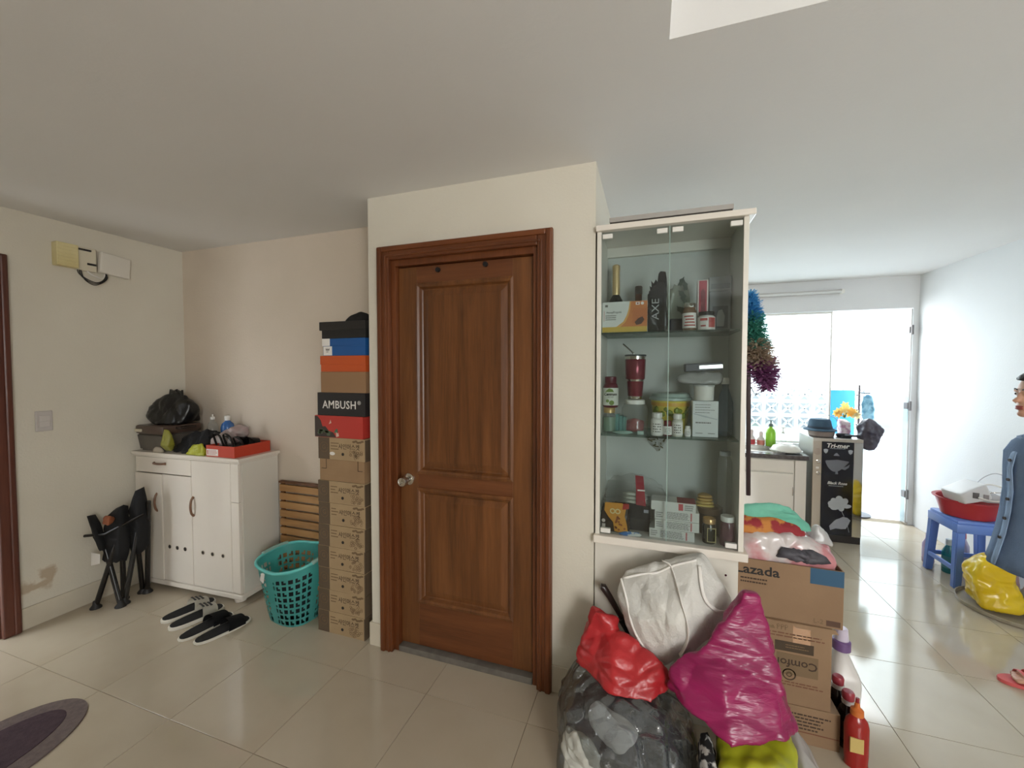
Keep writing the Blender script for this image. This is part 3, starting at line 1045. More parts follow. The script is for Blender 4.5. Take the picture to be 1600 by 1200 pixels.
# black strappy sandals lying in the red lid
bs = mat('black_leather', (20, 18, 18), .4)
for x, lab in ((-2.655, 'black strappy sandal in the red lid, toward the pale bag'), (-2.565, 'black strappy sandal in the red lid, toward the right edge')):
    s = sandal('strappy_sandal', lab, 'sandal', (x, 1.985, Z0 + .048), R(82), .235, .085, bs, bs, bs, 'slip', 'black sandals in the red lid', tilt=R(0))
    bm = NB()
    for dx, hh in ((-.09, .105), (-.03, .075), (.05, .06)):
        tube(bm, spline([(dx, -.04, .018), (dx - .02, -.035, hh * .8), (dx - .03, 0, hh), (dx - .02, .035, hh * .8), (dx, .04, .018)], 5), .006, 6, flat=(.014, .004))
    obj('ankle_strap', bm, bs, s)

# ------------------------------------------------------------------ folded camping chair by the left wall
t = thing('folding_chair', 'black folded camping chair standing by the left wall', 'chair', (-3.21, 1.63, 0))


def cw(p): return (p[0] + 3.21, p[1] - 1.63, p[2])


legs = [((-3.300, 1.540, .012), (-3.205, 1.625, .46)), ((-3.170, 1.600, .012), (-3.305, 1.585, .44)), ((-3.185, 1.628, .012), (-3.145, 1.69, .46)),
        ((-3.235, 1.755, .012), (-3.185, 1.70, .46)), ((-3.205, 1.765, .012), (-3.115, 1.735, .64)), ((-3.255, 1.66, .012), (-3.215, 1.64, .46))]
for k, (a, c) in enumerate(legs):
    lg = obj('leg', tube(NB(), [cw(a), cw(c)], .0145, 12), M['black_tube'], t, smooth=40)
    bm = lathe(NB(), [(.030, 0), (.030, .006), (.017, .022), (.014, .045)], 14, (cw(a)[0], cw(a)[1], 0))
    obj('rubber_foot', bm, M['black'], lg, smooth=40)
fb = [[(-3.30, 1.575, .285), (-3.19, 1.60, .275), (-3.29, 1.64, .30), (-3.17, 1.66, .28), (-3.29, 1.59, .56), (-3.18, 1.62, .62), (-3.20, 1.68, .66), (-3.27, 1.64, .60)],
      [(-3.20, 1.66, .30), (-3.125, 1.68, .30), (-3.19, 1.73, .33), (-3.12, 1.745, .34), (-3.18, 1.67, .70), (-3.12, 1.69, .73), (-3.135, 1.74, .745), (-3.11, 1.70, .62), (-3.17, 1.735, .68)],
      [(-3.295, 1.56, .36), (-3.245, 1.55, .36), (-3.375, 1.545, .575), (-3.325, 1.535, .585), (-3.35, 1.585, .575), (-3.26, 1.595, .37)]]
for k, f in enumerate(fb):
    bm = hull([cw(p) for p in f], sub=4, smooth=0, crumple=.010, freq=11, seed=20 + k, stretch=(1, 1, .4))
    obj('seat_fabric', bm, M['black_cloth'], t, smooth=True)
bm = hull([cw(p) for p in [(-3.255, 1.555, .535), (-3.17, 1.55, .52), (-3.255, 1.565, .60), (-3.17, 1.56, .60), (-3.21, 1.61, .56)]], sub=3, smooth=1, crumple=.006, freq=14)
obj('carry_pouch', bm, mat('rust_fabric', (132, 74, 42), .85, bump=.2), t, smooth=True, label='rust brown pouch')
bm = poly(NB(), [(-.125, .265), (-.055, .285), (-.05, .345), (-.12, .350)], .002, 'Y', -.086)
bmesh.ops.rotate(bm, cent=(-.09, -.086, .3), matrix=Matrix.Rotation(R(8), 3, 'Z'), verts=bm.verts)
obj('care_tag', bm, M['white_ink'], t, label='white paper tag')
obj('arm_bar', tube(NB(), [cw((-3.37, 1.53, .455)), cw((-3.24, 1.57, .47)), cw((-3.10, 1.70, .57))], .009, 8), M['black_tube'], t, smooth=40)

# ------------------------------------------------------------------ wooden slat panel against the alcove wall
t = thing('slat_panel', 'wooden slatted panel leaning on the alcove wall behind the basket', 'panel', (-2.43, 2.135, 0))
for k in range(12):
    z = .012 + k * .0595
    obj('slat', box(NB(), .008, .625, -.012, .004, z, z + .046, .002), M['slat_wood'], t)
for x in (.0, .165 + .2, .62):
    obj('batten', box(NB(), x, x + .03, .004, .020, 0, .722, .002), M['slat_dark'], t)
obj('top_rail', box(NB(), 0, .65, -.012, .018, .722, .736, .002), M['slat_dark'], t)

# ------------------------------------------------------------------ laundry basket
t = thing('laundry_basket', 'teal plastic laundry basket with slotted sides, between shoe cabinet and boxes', 'basket', (-2.055, 1.895, 0), R(-8))
bm = NB()
N, ROW = 96, 28
BH = .355


def bring(k, f):
    a = 2 * math.pi * k / N
    # rounded oval, wider towards the top; the handle ends stand higher
    ca, sa = math.cos(a), math.sin(a)
    sx = .150 + .068 * f ** .9; sy = .112 + .052 * f ** .9
    p = 2.6
    q = (abs(ca) ** p + abs(sa) ** p) ** (-1 / p)
    top = BH + .030 * sa * .6 + .045 * max(0, ca * .75 + sa * .2)
    return Vector((ca * q * sx, sa * q * sy, top * f))


g = [[bm.verts.new(bring(k, j / ROW)) for k in range(N)] for j in range(ROW + 1)]
fs = []
for j in range(ROW):
    for k in range(N):
        solid = j < 1 or j >= ROW - 4
        plain = (k % 24) in (0, 1, 22, 23)
        col, rowb = k % 3, j % 3
        long_ = ((k // 3) + (j // 3)) % 2 == 0
        hole = (not solid) and (not plain) and rowb != 0 and (col != 0) and (long_ or col == 1 or rowb == 1)
        if hole: continue
        fs.append(bm.faces.new((g[j][k], g[j][(k + 1) % N], g[j + 1][(k + 1) % N], g[j + 1][k])))
fs.append(bm.faces.new(list(reversed(g[0]))))
bmesh.ops.solidify(bm, geom=fs, thickness=.0025)
obj('basket_body', bm, M['teal'], t, smooth=50)
bm = tube(NB(), [bring(k, 1) * 1.0 + Vector((bring(k, 1).x * .02, bring(k, 1).y * .02, 0)) for k in range(0, N, 2)], .0095, 8, closed=True)
obj('rim', bm, M['teal'], t, smooth=True)
for k0, nm in ((3, 'grip'), (46, 'grip')):
    pts = [bring(k, 1.0) + Vector((bring(k, 1).x * .035, bring(k, 1).y * .035, .004)) for k in range(k0 - 7, k0 + 8)]
    obj(nm, tube(NB(), pts, .0125, 8), mat('pale_teal_grip', (140, 176, 166), .4), t, smooth=True, label='pale grey-green hand grip')
p0 = bring(68, .86)
bm = box(NB(), -.028, .028, -.0014, 0, -.026, .026)
obj('sticker', bm, M['white_ink'], t, loc=p0 + Vector((0, -.006, 0)), rot=(R(-8), 0, R(-14)))
soft('dark_laundry', 'dark clothes lying inside the teal laundry basket', 'clothing',
     [(-2.17, 1.83, .02), (-1.96, 1.84, .02), (-2.16, 1.96, .02), (-1.95, 1.96, .02), (-2.18, 1.85, .22), (-1.96, 1.85, .21), (-2.14, 1.97, .25), (-1.95, 1.97, .26)],
     M['dark_cloth'], crumple=.014, freq=10, zmin=.008, seed=11, sub=4)

# ------------------------------------------------------------------ stack of boxes beside the bathroom wall
SX, SY = -1.797, 1.822
SW = .318


def grape_box(x, z, h, tilt, label):
    t = carton('fruit_carton', label, 'box', (x, SY, z), SW, .30, h - .001, M['kraft_pale'], R(tilt), 'printed grape cartons')
    y = 0
    p = obj('dark_panel', box(NB(), .0, .078, -.0007, 0, .001, h - .002), M['kraft_dark'], t)
    text('G', .036, M['ink_soft'], p, (.040, -.0009, h * .55))
    obj('logo_ring', ring(NB(), (.040, -.0014, h * .55), .029, .0268, .0007, seg=24), M['ink_soft'], p)
    text('샤인머스켓', .034, M['ink'], t, (.212, -.0006, h * .60), sx=.92)
    bm = NB(); lines(bm, .088, .146, h * .42, h * .82, 0, 3, h=.3, ragged=.5, rnd=random.Random(int(z * 100)))
    obj('small_print', bm, M['ink_soft'], t)
    rn = random.Random(int(z * 977) + 3)
    bm = NB()
    for k in range(26):
        a, r_ = rn.random() * 6.28, rn.random() ** .6
        ring(bm, (.262 + .044 * r_ * math.cos(a), -.0005, h * .30 + h * .22 * r_ * math.sin(a)), .0075, .0058, .0005, seg=9)
    for k in range(5):
        cx, cz = .245 + .014 * k, h * .86 + .004 * math.sin(k * 2)
        disc(bm, (cx, -.0005, cz), .006, .0005, seg=8, rx=.011)
    obj('grape_print', bm, M['ink_soft'], t)
    obj('punched_hole', disc(NB(), (.170, -.0009, h * .27), .0085, .001), M['black_ink'], t)
    bm = NB(); box(bm, SW - .0005, SW + .005, .0, .30, .0, h - .006)
    obj('side_flap', bm, M['kraft_dark'], t)
    return t


zz = 0.0
rn = random.Random(4)
where = ['lowest of the stack on the floor', 'second from the floor', 'third from the floor', 'fourth from the floor', 'fifth from the floor', 'sixth from the floor', 'seventh, right under the plain folded kraft box']
dxs = [-.004, 0, .004, .002, .008, .012, .010]
for k in range(7):
    h = .1255
    grape_box(SX + dxs[k], zz, h, (0, .3, -.4, .2, -.2, .4, 0)[k], 'kraft grape carton with Korean print, ' + where[k])
    zz += h
t = carton('kraft_box', 'plain tan carton with slotted corner cuts between grape cartons', 'box', (SX + .020, SY + .004, zz), SW - .012, .29, .1215, M['kraft'])
bm = NB()
for x0, s in ((.045, 1), (.262, -1)):
    box(bm, x0, x0 + .003, -.0008, 0, .068, .121)
    box(bm, *(sorted((x0, x0 - s * .032))), -.0008, 0, .066, .069)
obj('slot_cut', bm, M['ink'], t)
zz += .122
t = grape_box(SX + .016, zz, .124, 0, 'kraft grape carton with Korean print and white dab, under the red box')
obj('white_dab', disc(NB(), (.098, -.0012, .034), .010, .001, rx=.018), M['white_ink'], t)
zz += .124
t = carton('red_shoebox', 'red shoebox with dark leafy artwork on its left', 'box', (SX - .006, SY - .002, zz), .330, .30, .1225, M['red_card'])
rn = random.Random(12)
bm = NB()
poly(bm, [(0.001, .002), (.150, .002), (.128, .030), (.10, .036), (.075, .062), (.055, .060), (.042, .095), (.020, .118), (.001, .118)], .0006, 'Y', -.0006)
art = obj('artwork', bm, cm((62, 50, 46), .6), t)
bm = NB()
for k in range(9):
    disc(bm, (.03 + rn.random() * .10, -.0014, .012 + rn.random() * .03), .008, .0008, rx=.014, seg=7)
obj('leaf_print', bm, cm((84, 96, 72), .6), art)
bm = NB()
for p in ([(.100, .075), (.118, .082), (.112, .100), (.108, .088)], [(.150, .004), (.170, .010), (.165, .030), (.158, .024), (.150, .034)]):
    poly(bm, p, .0008, 'Y', -.0012)
obj('bird_print', bm, cm((214, 186, 170), .6), art)
bm = NB()
poly(bm, [(.135, .026), (.162, .030), (.158, .052), (.146, .046)], .0008, 'Y', -.0010)
obj('green_print', bm, cm((66, 110, 84), .6), art)
zz += .123
t = carton('black_shoebox', 'black shoebox with white AMBUSH lettering', 'box', (SX + .014, SY, zz), .325, .30, .129, cm((34, 30, 31), .6))
text('AMBUSH', .062, M['white_ink'], t, (.152, -.0006, .060), sx=.92, bold=.0006, spacing=1.06)
text('®', .030, M['white_ink'], t, (.286, -.0006, .074))
zz += .1295
t = carton('kraft_box', 'plain brown kraft box above the black lettered shoebox', 'box', (SX + .038, SY + .002, zz), .305, .29, .116, mat('mid_kraft', (150, 116, 84), .8))
zz += .1165
t = carton('orange_shoebox', 'orange shoebox between the plain kraft and blue boxes', 'box', (SX + .042, SY, zz), .303, .29, .088, M['orange_card'])
obj('lid', box(NB(), -.002, .305, -.003, .292, .040, .0885, .001), M['orange_card'], t)
zz += .089
t = carton('blue_shoebox', 'blue shoebox with white label end under the black box', 'box', (SX + .060, SY, zz), .285, .29, .094, M['blue_card'])
lid = obj('lid', box(NB(), -.003, .288, -.003, .292, .054, .095, .001), M['blue_card'], t)
obj('white_end', box(NB(), -.003, .050, -.0038, -.003, .054, .095), M['white_ink'], lid)
o = obj('white_sticker', box(NB(), .003, .062, -.0008, 0, .002, .052), M['white_ink'], t)
bm = NB()
for k in range(3):
    poly(bm, [(.032 + (k - 1) * .008 - .004, .030), (.032 + (k - 1) * .008 + .004, .030), (.032 + (k - 1) * .011, .044)], .0006, 'Y', -.0014)
lines(bm, .022, .044, .018, .027, -.0008, 2)
obj('sticker_print', bm, M['black_ink'], o)
zz += .096
t = carton('black_shoebox', 'black lidded shoebox topmost in the box stack', 'box', (SX + .052, SY, zz), .295, .29, .090, cm((30, 28, 26), .6))
obj('lid', box(NB(), -.012, .300, -.006, .294, .045, .092, .0015), cm((36, 33, 31), .6), t)
zz += .0925
t = thing('baseball_cap', 'black cap resting on top of the box stack', 'cap', (-1.60, 1.955, zz))
bm = hull([(-.10, -.02, 0), (.09, -.03, 0), (-.06, .10, 0), (.08, .10, 0), (-.06, .0, .055), (0, .02, .075), (.05, .02, .06), (.03, -.08, 0), (-.06, -.06, .01)], sub=4, smooth=2, crumple=.004, freq=9, zmin=0.0005)
obj('crown', bm, M['black_cloth'], t, smooth=True)
bm = poly(NB(), [(-.16, -.06), (-.09, -.10), (.0, -.10), (.02, -.04), (-.08, .02), (-.15, .0)], .004, 'Z', .001)
obj('visor', bm, M['black_cloth'], t)

# ------------------------------------------------------------------ oval rug at the lower left
t = thing('oval_rug', 'oval dark purple rug with grey border on the floor', 'rug', (-2.405, .75, 0), R(94))


def oval(a, c, n=56): return [(a * math.cos(2 * math.pi * k / n), c * math.sin(2 * math.pi * k / n)) for k in range(n)]


obj('rug_border', poly(NB(), oval(.325, .212), .007, 'Z', .0), mat('grey_rug_weave', (118, 104, 100), .95, c2=(104, 92, 90), scale=60, bump=.4, bscale=400), t)
obj('rug_centre', poly(NB(), oval(.262, .132), .0025, 'Z', .007), mat('purple_rug_weave', (76, 58, 66), .95, c2=(66, 50, 58), scale=60, bump=.4, bscale=400), t)
# ------------------------------------------------------------------ glass display cabinet
CX0, CX1, CYF, CYB = -0.222, 0.362, 1.812, 2.10
t = thing('display_cabinet', 'tall white display cabinet with glass doors against the bathroom corner', 'cabinet', (0.07, 1.95, 0))


def L(x, y, z): return (x - .07, y - 1.95, z)


def lbox(bm, x0, x1, y0, y1, z0, z1, b=0.0): return box(bm, x0 - .07, x1 - .07, y0 - 1.95, y1 - 1.95, z0, z1, b)


for x0, x1 in ((CX0, CX0 + .019), (CX1 - .019, CX1)):
    obj('side_panel', lbox(NB(), x0, x1, CYF - .004, CYB, .775, 2.10, .0015), M['cab_side'], t)
obj('back_panel', lbox(NB(), CX0 + .019, CX1 - .019, CYB - .012, CYB, .775, 2.10), mat('grey_back_board', (196, 198, 192), .6), t)
obj('cornice', lbox(NB(), CX0 - .004, CX1 + .020, CYF - .022, CYB, 2.10, 2.124, .003), M['cab_white'], t)
obj('ledge', lbox(NB(), CX0 - .006, CX1 + .014, CYF - .026, CYB, .742, .776, .004), M['cab_white'], t)
bs = obj('base_unit', lbox(NB(), CX0 - .004, CX1 - .012, CYF + .022, CYB, 0, .742, .0015), M['cab_side'], t)
bm = NB(); disc(bm, L(.305, CYF + .0215, .66), .0045, .001, seg=10)
obj('screw_cap', bm, M['chrome'], bs)
for z in (1.211, 1.659):
    obj('glass_shelf', lbox(NB(), CX0 + .020, CX1 - .020, CYF + .016, CYB - .013, z, z + .008, .0008), M['shelf_glass'], t)
obj('inner_valance', lbox(NB(), CX0 + .019, CX1 - .019, CYB - .035, CYB - .012, 2.055, 2.10), M['cab_side'], t)
MID = .0735
for k, (x0, x1) in enumerate(((CX0 + .0195, MID - .001), (MID + .001, CX1 - .0195))):
    dd = obj('glass_door', lbox(NB(), x0, x1, CYF - .002, CYF + .003, .780, 2.096, .0008), M['glass'], t)
    ed = NB()
    xe = x1 if k == 0 else x0
    lbox(ed, xe - .0008, xe + .0008, CYF - .0024, CYF + .0034, .780, 2.096)
    obj('ground_edge', ed, mat('green_glass_edge', (150, 172, 164), .2), dd)
    for z in (2.068, .785):
        xx = x0 + .004 if k == 0 else x1 - .046
        obj('hinge_clip', lbox(NB(), xx, xx + .042, CYF - .007, CYF + .012, z, z + .020, .002), M['white_plastic'], dd)
    xx = x1 - .050 if k == 0 else x0 + .008
    obj('catch_clip', lbox(NB(), xx, xx + .042, CYF - .007, CYF + .012, 2.068, 2.088, .002), M['white_plastic'], dd)

t = thing('flat_board', 'long grey board lying flat on top of the display cabinet', 'board', (.065, 1.81, 2.1245))
obj('board_top', box(NB(), -.236, .242, 0, .26, .012, .032, .002), mat('grey_laminate', (168, 163, 156), .5), t)
obj('gap_shade_layer', box(NB(), -.232, .238, .004, .25, 0, .012), mat('gap_shade_dark', (60, 55, 50), .9), t)  # dark layer stands in for the shaded gap under the board

# ---- top shelf
S1 = 1.6675
t = bottle('wine_bottle', 'dark sparkling wine bottle with gold foil neck behind the honey box', 'bottle', (-.155, 2.0, S1),
           [(0, 0), (.036, 0), (.038, .006), (.038, .13), (.030, .165), (.0165, .19), (.0150, .275), (.015, .30)], cm((26, 30, 24), .12),
           cap=[(.0165, .190), (.018, .20), (.0165, .29), (.0175, .31), (.0175, .328), (.012, .333), (0, .333)], capm=cm((196, 168, 118), .3, .4))
bottle('amber_bottle', 'small amber bottle with dark cap behind the honey box, right of the wine', 'bottle', (-.052, 1.98, S1),
       [(0, 0), (.024, 0), (.026, .004), (.026, .11), (.016, .14), (.0150, .195)], cm((92, 54, 28), .15), cap=[(.017, .185), (.017, .218), (.014, .222), (0, .222)], capm=cm((58, 44, 34), .4))
t = carton('honey_box', 'white and orange honeycomb box lying at the top shelf\'s left', 'box', (-.2015, 1.845, S1), .190, .09, .134, cm((222, 222, 216), .5))
bm = NB()
poly(bm, [(.122, .1335), (.1895, .1335), (.1895, .024), (.078, .024), (.10, .045), (.113, .075), (.119, .10)], .0006, 'Y', -.0006)
o = obj('orange_panel', bm, cm((204, 126, 72), .5), t)
bm = NB()
for i in range(5):
    for j in range(6):
        ring(bm, (.132 + i * .0122 + (j % 2) * .006, -.0012, .044 + j * .0106), .0058, .0044, .0005, seg=6)
obj('honeycomb_print', bm, cm((176, 92, 56), .5), o)
bm = NB(); poly(bm, [(.145, .030), (.165, .034), (.178, .052), (.170, .066), (.152, .058), (.138, .042)], .0006, 'Y', -.0018)
obj('bee_print', bm, cm((92, 62, 52), .5), o)
bm = NB(); box(bm, .142, .158, -.0016, -.0006, .117, .129)
fl = obj('flag_print', bm, M['white_ink'], o)
bm = NB(); disc(bm, (.150, -.0021, .123), .0034, .0005)
obj('flag_disc', bm, cm((150, 40, 60)), o)
obj('round_print', disc(NB(), (.169, -.0014, .123), .0065, .0006), M['white_ink'], o)
obj('yellow_band', box(NB(), .001, .189, -.0009, 0, .001, .024), cm((206, 172, 76), .5), t)
obj('orange_curve', poly(NB(), [(.060, .024), (.078, .024), (.10, .045), (.113, .075), (.119, .10), (.122, .1335), (.117, .1335), (.112, .098), (.104, .073), (.090, .046)], .0006, 'Y', -.0009), cm((222, 168, 96), .5), t)
text('HoneyPropolis', .0135, M['black_ink'], t, (.050, -.0006, .088), sx=.8)
bm = NB(); lines(bm, .014, .075, .052, .078, 0, 3, h=.4); box(bm, .012, .024, -.0007, 0, .112, .122)
obj('small_print', bm, M['grey_ink'], t)
bm = box(NB(), .0075, .0090, -.0007, 0, .05, .096)
obj('red_rule', bm, cm((190, 70, 60)), t)

t = thing('foil_pouch', 'black AXE pouch hanging bent at the top beside the honey box', 'pouch', (.032, 1.875, S1))
bm = hull([(-.038, -.016, 0), (.034, -.016, 0), (-.038, .018, 0), (.034, .018, 0), (-.042, -.004, .16), (.030, -.006, .16), (-.030, -.004, .225), (.026, 0, .245), (-.040, .004, .02), (.036, .004, .02), (.030, .0, .255), (.006, 0, .258)], sub=5, smooth=0, crumple=.007, freq=18, stretch=(1, 1, .6), zmin=.0005, seed=2)
obj('pouch_body', bm, mat('black_foil', (34, 35, 37), .25), t, smooth=True)
text('AXE', .042, mat('silver_ink', (176, 176, 178), .4), t, (-.010, -.0245, .095), (R(90), R(-90), 0), sx=1.15, t=.002)
t = thing('herb_pouch', 'clear pouch of dark green leaves behind the glass seam, top shelf', 'pouch', (.122, 1.975, S1))
bm = hull([(-.048, -.02, 0), (.046, -.02, 0), (-.048, .02, 0), (.046, .02, 0), (-.044, -.004, .25), (.042, -.004, .25), (-.044, .004, .25), (.042, .004, .25)], sub=4, smooth=1, crumple=.003, freq=14, zmin=.0005)
obj('pouch_body', bm, clear('herb_film', (246, 248, 244), .22, (186, 194, 176), .15), t, smooth=True)
rn = random.Random(5)
for k in range(7):
    x, z = rn.uniform(-.03, .03), rn.choice([.10, .15, .19, .205, .22, .225, .17])
    a = rn.uniform(0, 3.1)
    bm = poly(NB(), [(x + (.021 * math.cos(q) * math.cos(a) - .010 * math.sin(q) * math.sin(a)) * (1 + .25 * math.cos(5 * q)), z + (.021 * math.cos(q) * math.sin(a) + .010 * math.sin(q) * math.cos(a)) * (1 + .25 * math.cos(5 * q))) for q in [i * .4488 for i in range(14)]], .002, 'Y', -.020 - k * .0012)
    obj('leaf', bm, cm((46, 62, 48), .6), t)
obj('dark_filling', box(NB(), -.043, .041, -.022, .018, .001, .065, .012), cm((44, 46, 56), .5), t)


def jar(name, label, loc, r, h, m, lid_h, lid_m, band=None, bandm=None, lr=1.0, group=None, cat='jar', band_print=None):
    t = thing(name, label, cat, loc, group=group)
    obj('jar_body', lathe(NB(), [(0, 0), (r * .93, 0), (r, .004), (r, h * .86), (r * .85, h * .95), (r * .85, h)], 26), m, t, smooth=40)
    obj('lid', lathe(NB(), [(r * .88 * lr, h), (r * .95 * lr, h + .001), (r * .95 * lr, h + lid_h - .002), (r * .90 * lr, h + lid_h), (0, h + lid_h)], 26), lid_m, t, smooth=40)
    if band:
        b = obj('paper_label', lathe(NB(), [(r + .0003, band[0]), (r + .001, band[0]), (r + .001, band[1]), (r + .0003, band[1])], 26, cap=False), bandm, t, smooth=40)
        if band_print:
            bm = NB()
            for a0, a1, z0, z1 in band_print[1]:
                n = max(2, int((a1 - a0) / 10))
                for q in range(n):
                    u, v = R(-90 + a0 + (a1 - a0) * q / n), R(-90 + a0 + (a1 - a0) * (q + 1) / n)
                    rr = r + .0018
                    vs = [bm.verts.new((rr * math.cos(u), rr * math.sin(u), z0)), bm.verts.new((rr * math.cos(v), rr * math.sin(v), z0)), bm.verts.new((rr * math.cos(v), rr * math.sin(v), z1)), bm.verts.new((rr * math.cos(u), rr * math.sin(u), z1))]
                    bm.faces.new(vs)
            obj('label_print', bm, band_print[0], b)
    return t


def bars(z0, z1, n, a=50):
    return [(-a + (k % 3) * 6, a - (k * 7 % 23), z0 + (z1 - z0) * k / n, z0 + (z1 - z0) * (k + .45) / n) for k in range(n)]


jar('food_jar', 'glass jar with silver lid and red-printed label, before the herb pouch', (.158, 1.885, S1), .0265, .098, cm((120, 92, 72), .2), .018, M['chrome'],
    (.012, .075), M['white_ink'], band_print=(cm((168, 66, 58)), bars(.02, .07, 4)))
t = carton('red_box', 'slim upright red box with white edges on the top shelf', 'box', (.192, 1.925, S1), .043, .035, .222, cm((216, 206, 200), .5))
obj('red_face', box(NB(), .006, .037, -.0008, 0, .004, .218), cm((172, 42, 62), .45), t)
o = obj('dark_print', poly(NB(), [(.014, .06), (.030, .06), (.031, .17), (.022, .185), (.013, .17)], .0006, 'Y', -.0014), cm((120, 26, 44), .5), t)
jar('food_jar', 'squat jar with black lid and red label at the top shelf\'s front', (.222, 1.870, S1), .032, .060, cm((206, 202, 198), .35), .016, cm((40, 38, 40), .4),
    (.004, .054), cm((222, 216, 210)), band_print=(cm((176, 72, 70)), [(8, 62, .010, .050)] + [(-50, 0, .038, .048), (-46, -10, .014, .020)]))
t = carton('picture_box', 'grey picture box standing right on the top shelf', 'box', (.252, 2.02, S1), .086, .05, .185, cm((150, 152, 156), .5))
obj('picture', box(NB(), .012, .074, -.0008, 0, .02, .12), cm((104, 106, 116)), t)
bm = NB(); poly(bm, [(.03, .03), (.058, .03), (.062, .075), (.05, .105), (.036, .10), (.028, .07)], .0006, 'Y', -.0014)
obj('figure_print', bm, cm((176, 176, 178)), t)
t = carton('picture_box', 'pale grey flat box lying on the picture box, top shelf', 'box', (.250, 2.022, S1 + .186), .090, .05, .066, cm((164, 168, 168), .5))
obj('print_band', box(NB(), .006, .084, -.0008, 0, .012, .034), cm((122, 126, 128)), t)

# ---- middle shelf
S2 = 1.2195
jar('cream_jar', 'small glass jar with gold lid under the vitamin bottle', (-.172, 1.895, S2), .027, .088, M['jar_clear'], .026, cm((190, 158, 104), .3, .3), (.006, .07), cm((118, 140, 122), .4))
t = bottle('vitamin_bottle', 'maroon vitamin bottle with Centrum label stacked on the gold-lid jar', 'bottle', (-.167, 1.89, S2 + .1145),
           [(0, 0), (.031, 0), (.034, .006), (.034, .09), (.028, .106), (.023, .110)], cm((92, 24, 42), .3),
           cap=[(.0245, .108), (.0255, .11), (.0255, .136), (.022, .139), (0, .139)], capm=cm((88, 22, 40), .35), band=(.010, .088, .0343), bandm=cm((214, 214, 202), .4))
text('Centrum', .0175, M['black_ink'], t, (.002, -.0362, .060), shear=.25, bold=.0004, sx=.86)
text('SILVER', .0075, M['grey_ink'], t, (.004, -.0362, .047), sx=1.2)
bm = NB(); poly(bm, [(-.022, .070), (.018, .070), (.012, .082), (-.004, .086)], .001, 'Y', -.0358); disc(bm, (.008, -.0365, .022), .011, .002); disc(bm, (-.010, -.0365, .030), .007, .002)
obj('label_print', bm, cm((124, 146, 74)), t)
WJ = jar('candy_jar', 'clear jar with white lid and red sweets under the tumbler', (-.062, 1.935, S2), .058, .128, M['jar_clear'], .020, M['white_plastic'], lr=.78)
soft('red_sweets', 'red wrapped sweets inside the white-lid jar', 'sweets', [(-.10, 1.90, S2 + .006), (-.03, 1.90, S2 + .006), (-.10, 1.97, S2 + .006), (-.03, 1.97, S2 + .006), (-.105, 1.93, S2 + .05), (-.02, 1.93, S2 + .055), (-.06, 1.90, S2 + .07)],
     cm((140, 36, 42), .35), sub=4, crumple=.008, freq=26, zmin=S2 + .005)['kind'] = 'stuff'
t = thing('tumbler', 'tall maroon steel tumbler with metal straw on the white-lid jar', 'tumbler', (-.062, 1.935, S2 + .1487))
obj('steel_shell', lathe(NB(), [(0, 0), (.029, 0), (.0305, .003), (.0315, .018), (.036, .08), (.041, .092), (.0445, .18), (.0455, .196), (.043, .198)], 30), M['chrome'], t, smooth=40)
obj('maroon_sleeve', lathe(NB(), [(.0322, .016), (.0375, .085), (.0428, .096), (.0462, .182), (.0455, .183)], 30, cap=False), mat('maroon_lacquer', (116, 24, 46), .2, .35), t, smooth=40)
obj('lid', lathe(NB(), [(.043, .196), (.0475, .197), (.0475, .203), (.040, .205), (0, .205)], 30), cm((60, 66, 66), .3), t, smooth=40)
obj('straw', tube(NB(), [(.004, 0, .19), (-.010, 0, .212), (-.055, .0, .254)], .0035, 8), M['chrome'], t, smooth=True)
t = thing('food_tub', 'yellow plastic tub with grey-green lid at the middle shelf centre', 'tub', (.092, 1.988, S2))
obj('tub_body', lathe(NB(), [(0, 0), (.066, 0), (.069, .004), (.082, .135), (.085, .146), (.080, .147)], 32), mat('yellow_tub', (206, 190, 74), .35), t, smooth=40)
obj('lid', lathe(NB(), [(.086, .146), (.092, .148), (.092, .158), (.084, .163), (.080, .176), (.070, .180), (0, .180)], 32), cm((154, 172, 164), .35), t, smooth=40)
bm = NB()
for k in range(12):
    a = R(-150 + k * 11)
    r_ = .0805
    cxy = (r_ * math.cos(a), r_ * math.sin(a))
    bmesh.ops.create_icosphere(bm, subdivisions=1, radius=.011 + .004 * (k % 2), matrix=Matrix.Translation((cxy[0], cxy[1], .095 + .014 * math.sin(k * 1.9))) @ Matrix.Rotation(a, 4, 'Z') @ Matrix.Diagonal((.22, 1, 1, 1)))
obj('fruit_print', bm, cm((124, 140, 52), .4), t, smooth=True)
obj('orange_band', lathe(NB(), [(.0815, .122), (.0833, .122), (.0845, .138), (.083, .138)], 32, cap=False), cm((206, 160, 62), .4), t, smooth=40)


def pill(label, x, y, r, h, capc, bodyc, name='pill_bottle', lab=None):
    t = bottle(name, label, 'bottle', (x, y, S2), [(0, 0), (r * .95, 0), (r, .003), (r, h * .70), (r * .72, h * .77), (r * .72, h * .80)], bodyc,
               cap=[(r * .80, h * .78), (r * .84, h * .79), (r * .84, h * .985), (r * .78, h), (0, h)], capm=capc, band=(h * .08, h * .64, r + .0003), bandm=lab or M['white_ink'])
    bm = NB()
    for k in range(4):
        z = h * (.16 + .11 * k)
        for q in range(4):
            u, v = R(-130 + q * 20), R(-130 + q * 20 + (16 if (q + k) % 3 else 9))
            rr = r + .0016
            bm.faces.new([bm.verts.new((rr * math.cos(a), rr * math.sin(a), zz_)) for a, zz_ in ((u, z), (v, z), (v, z + h * .05), (u, z + h * .05))])
    obj('label_print', bm, M['grey_ink'], t)
    return t


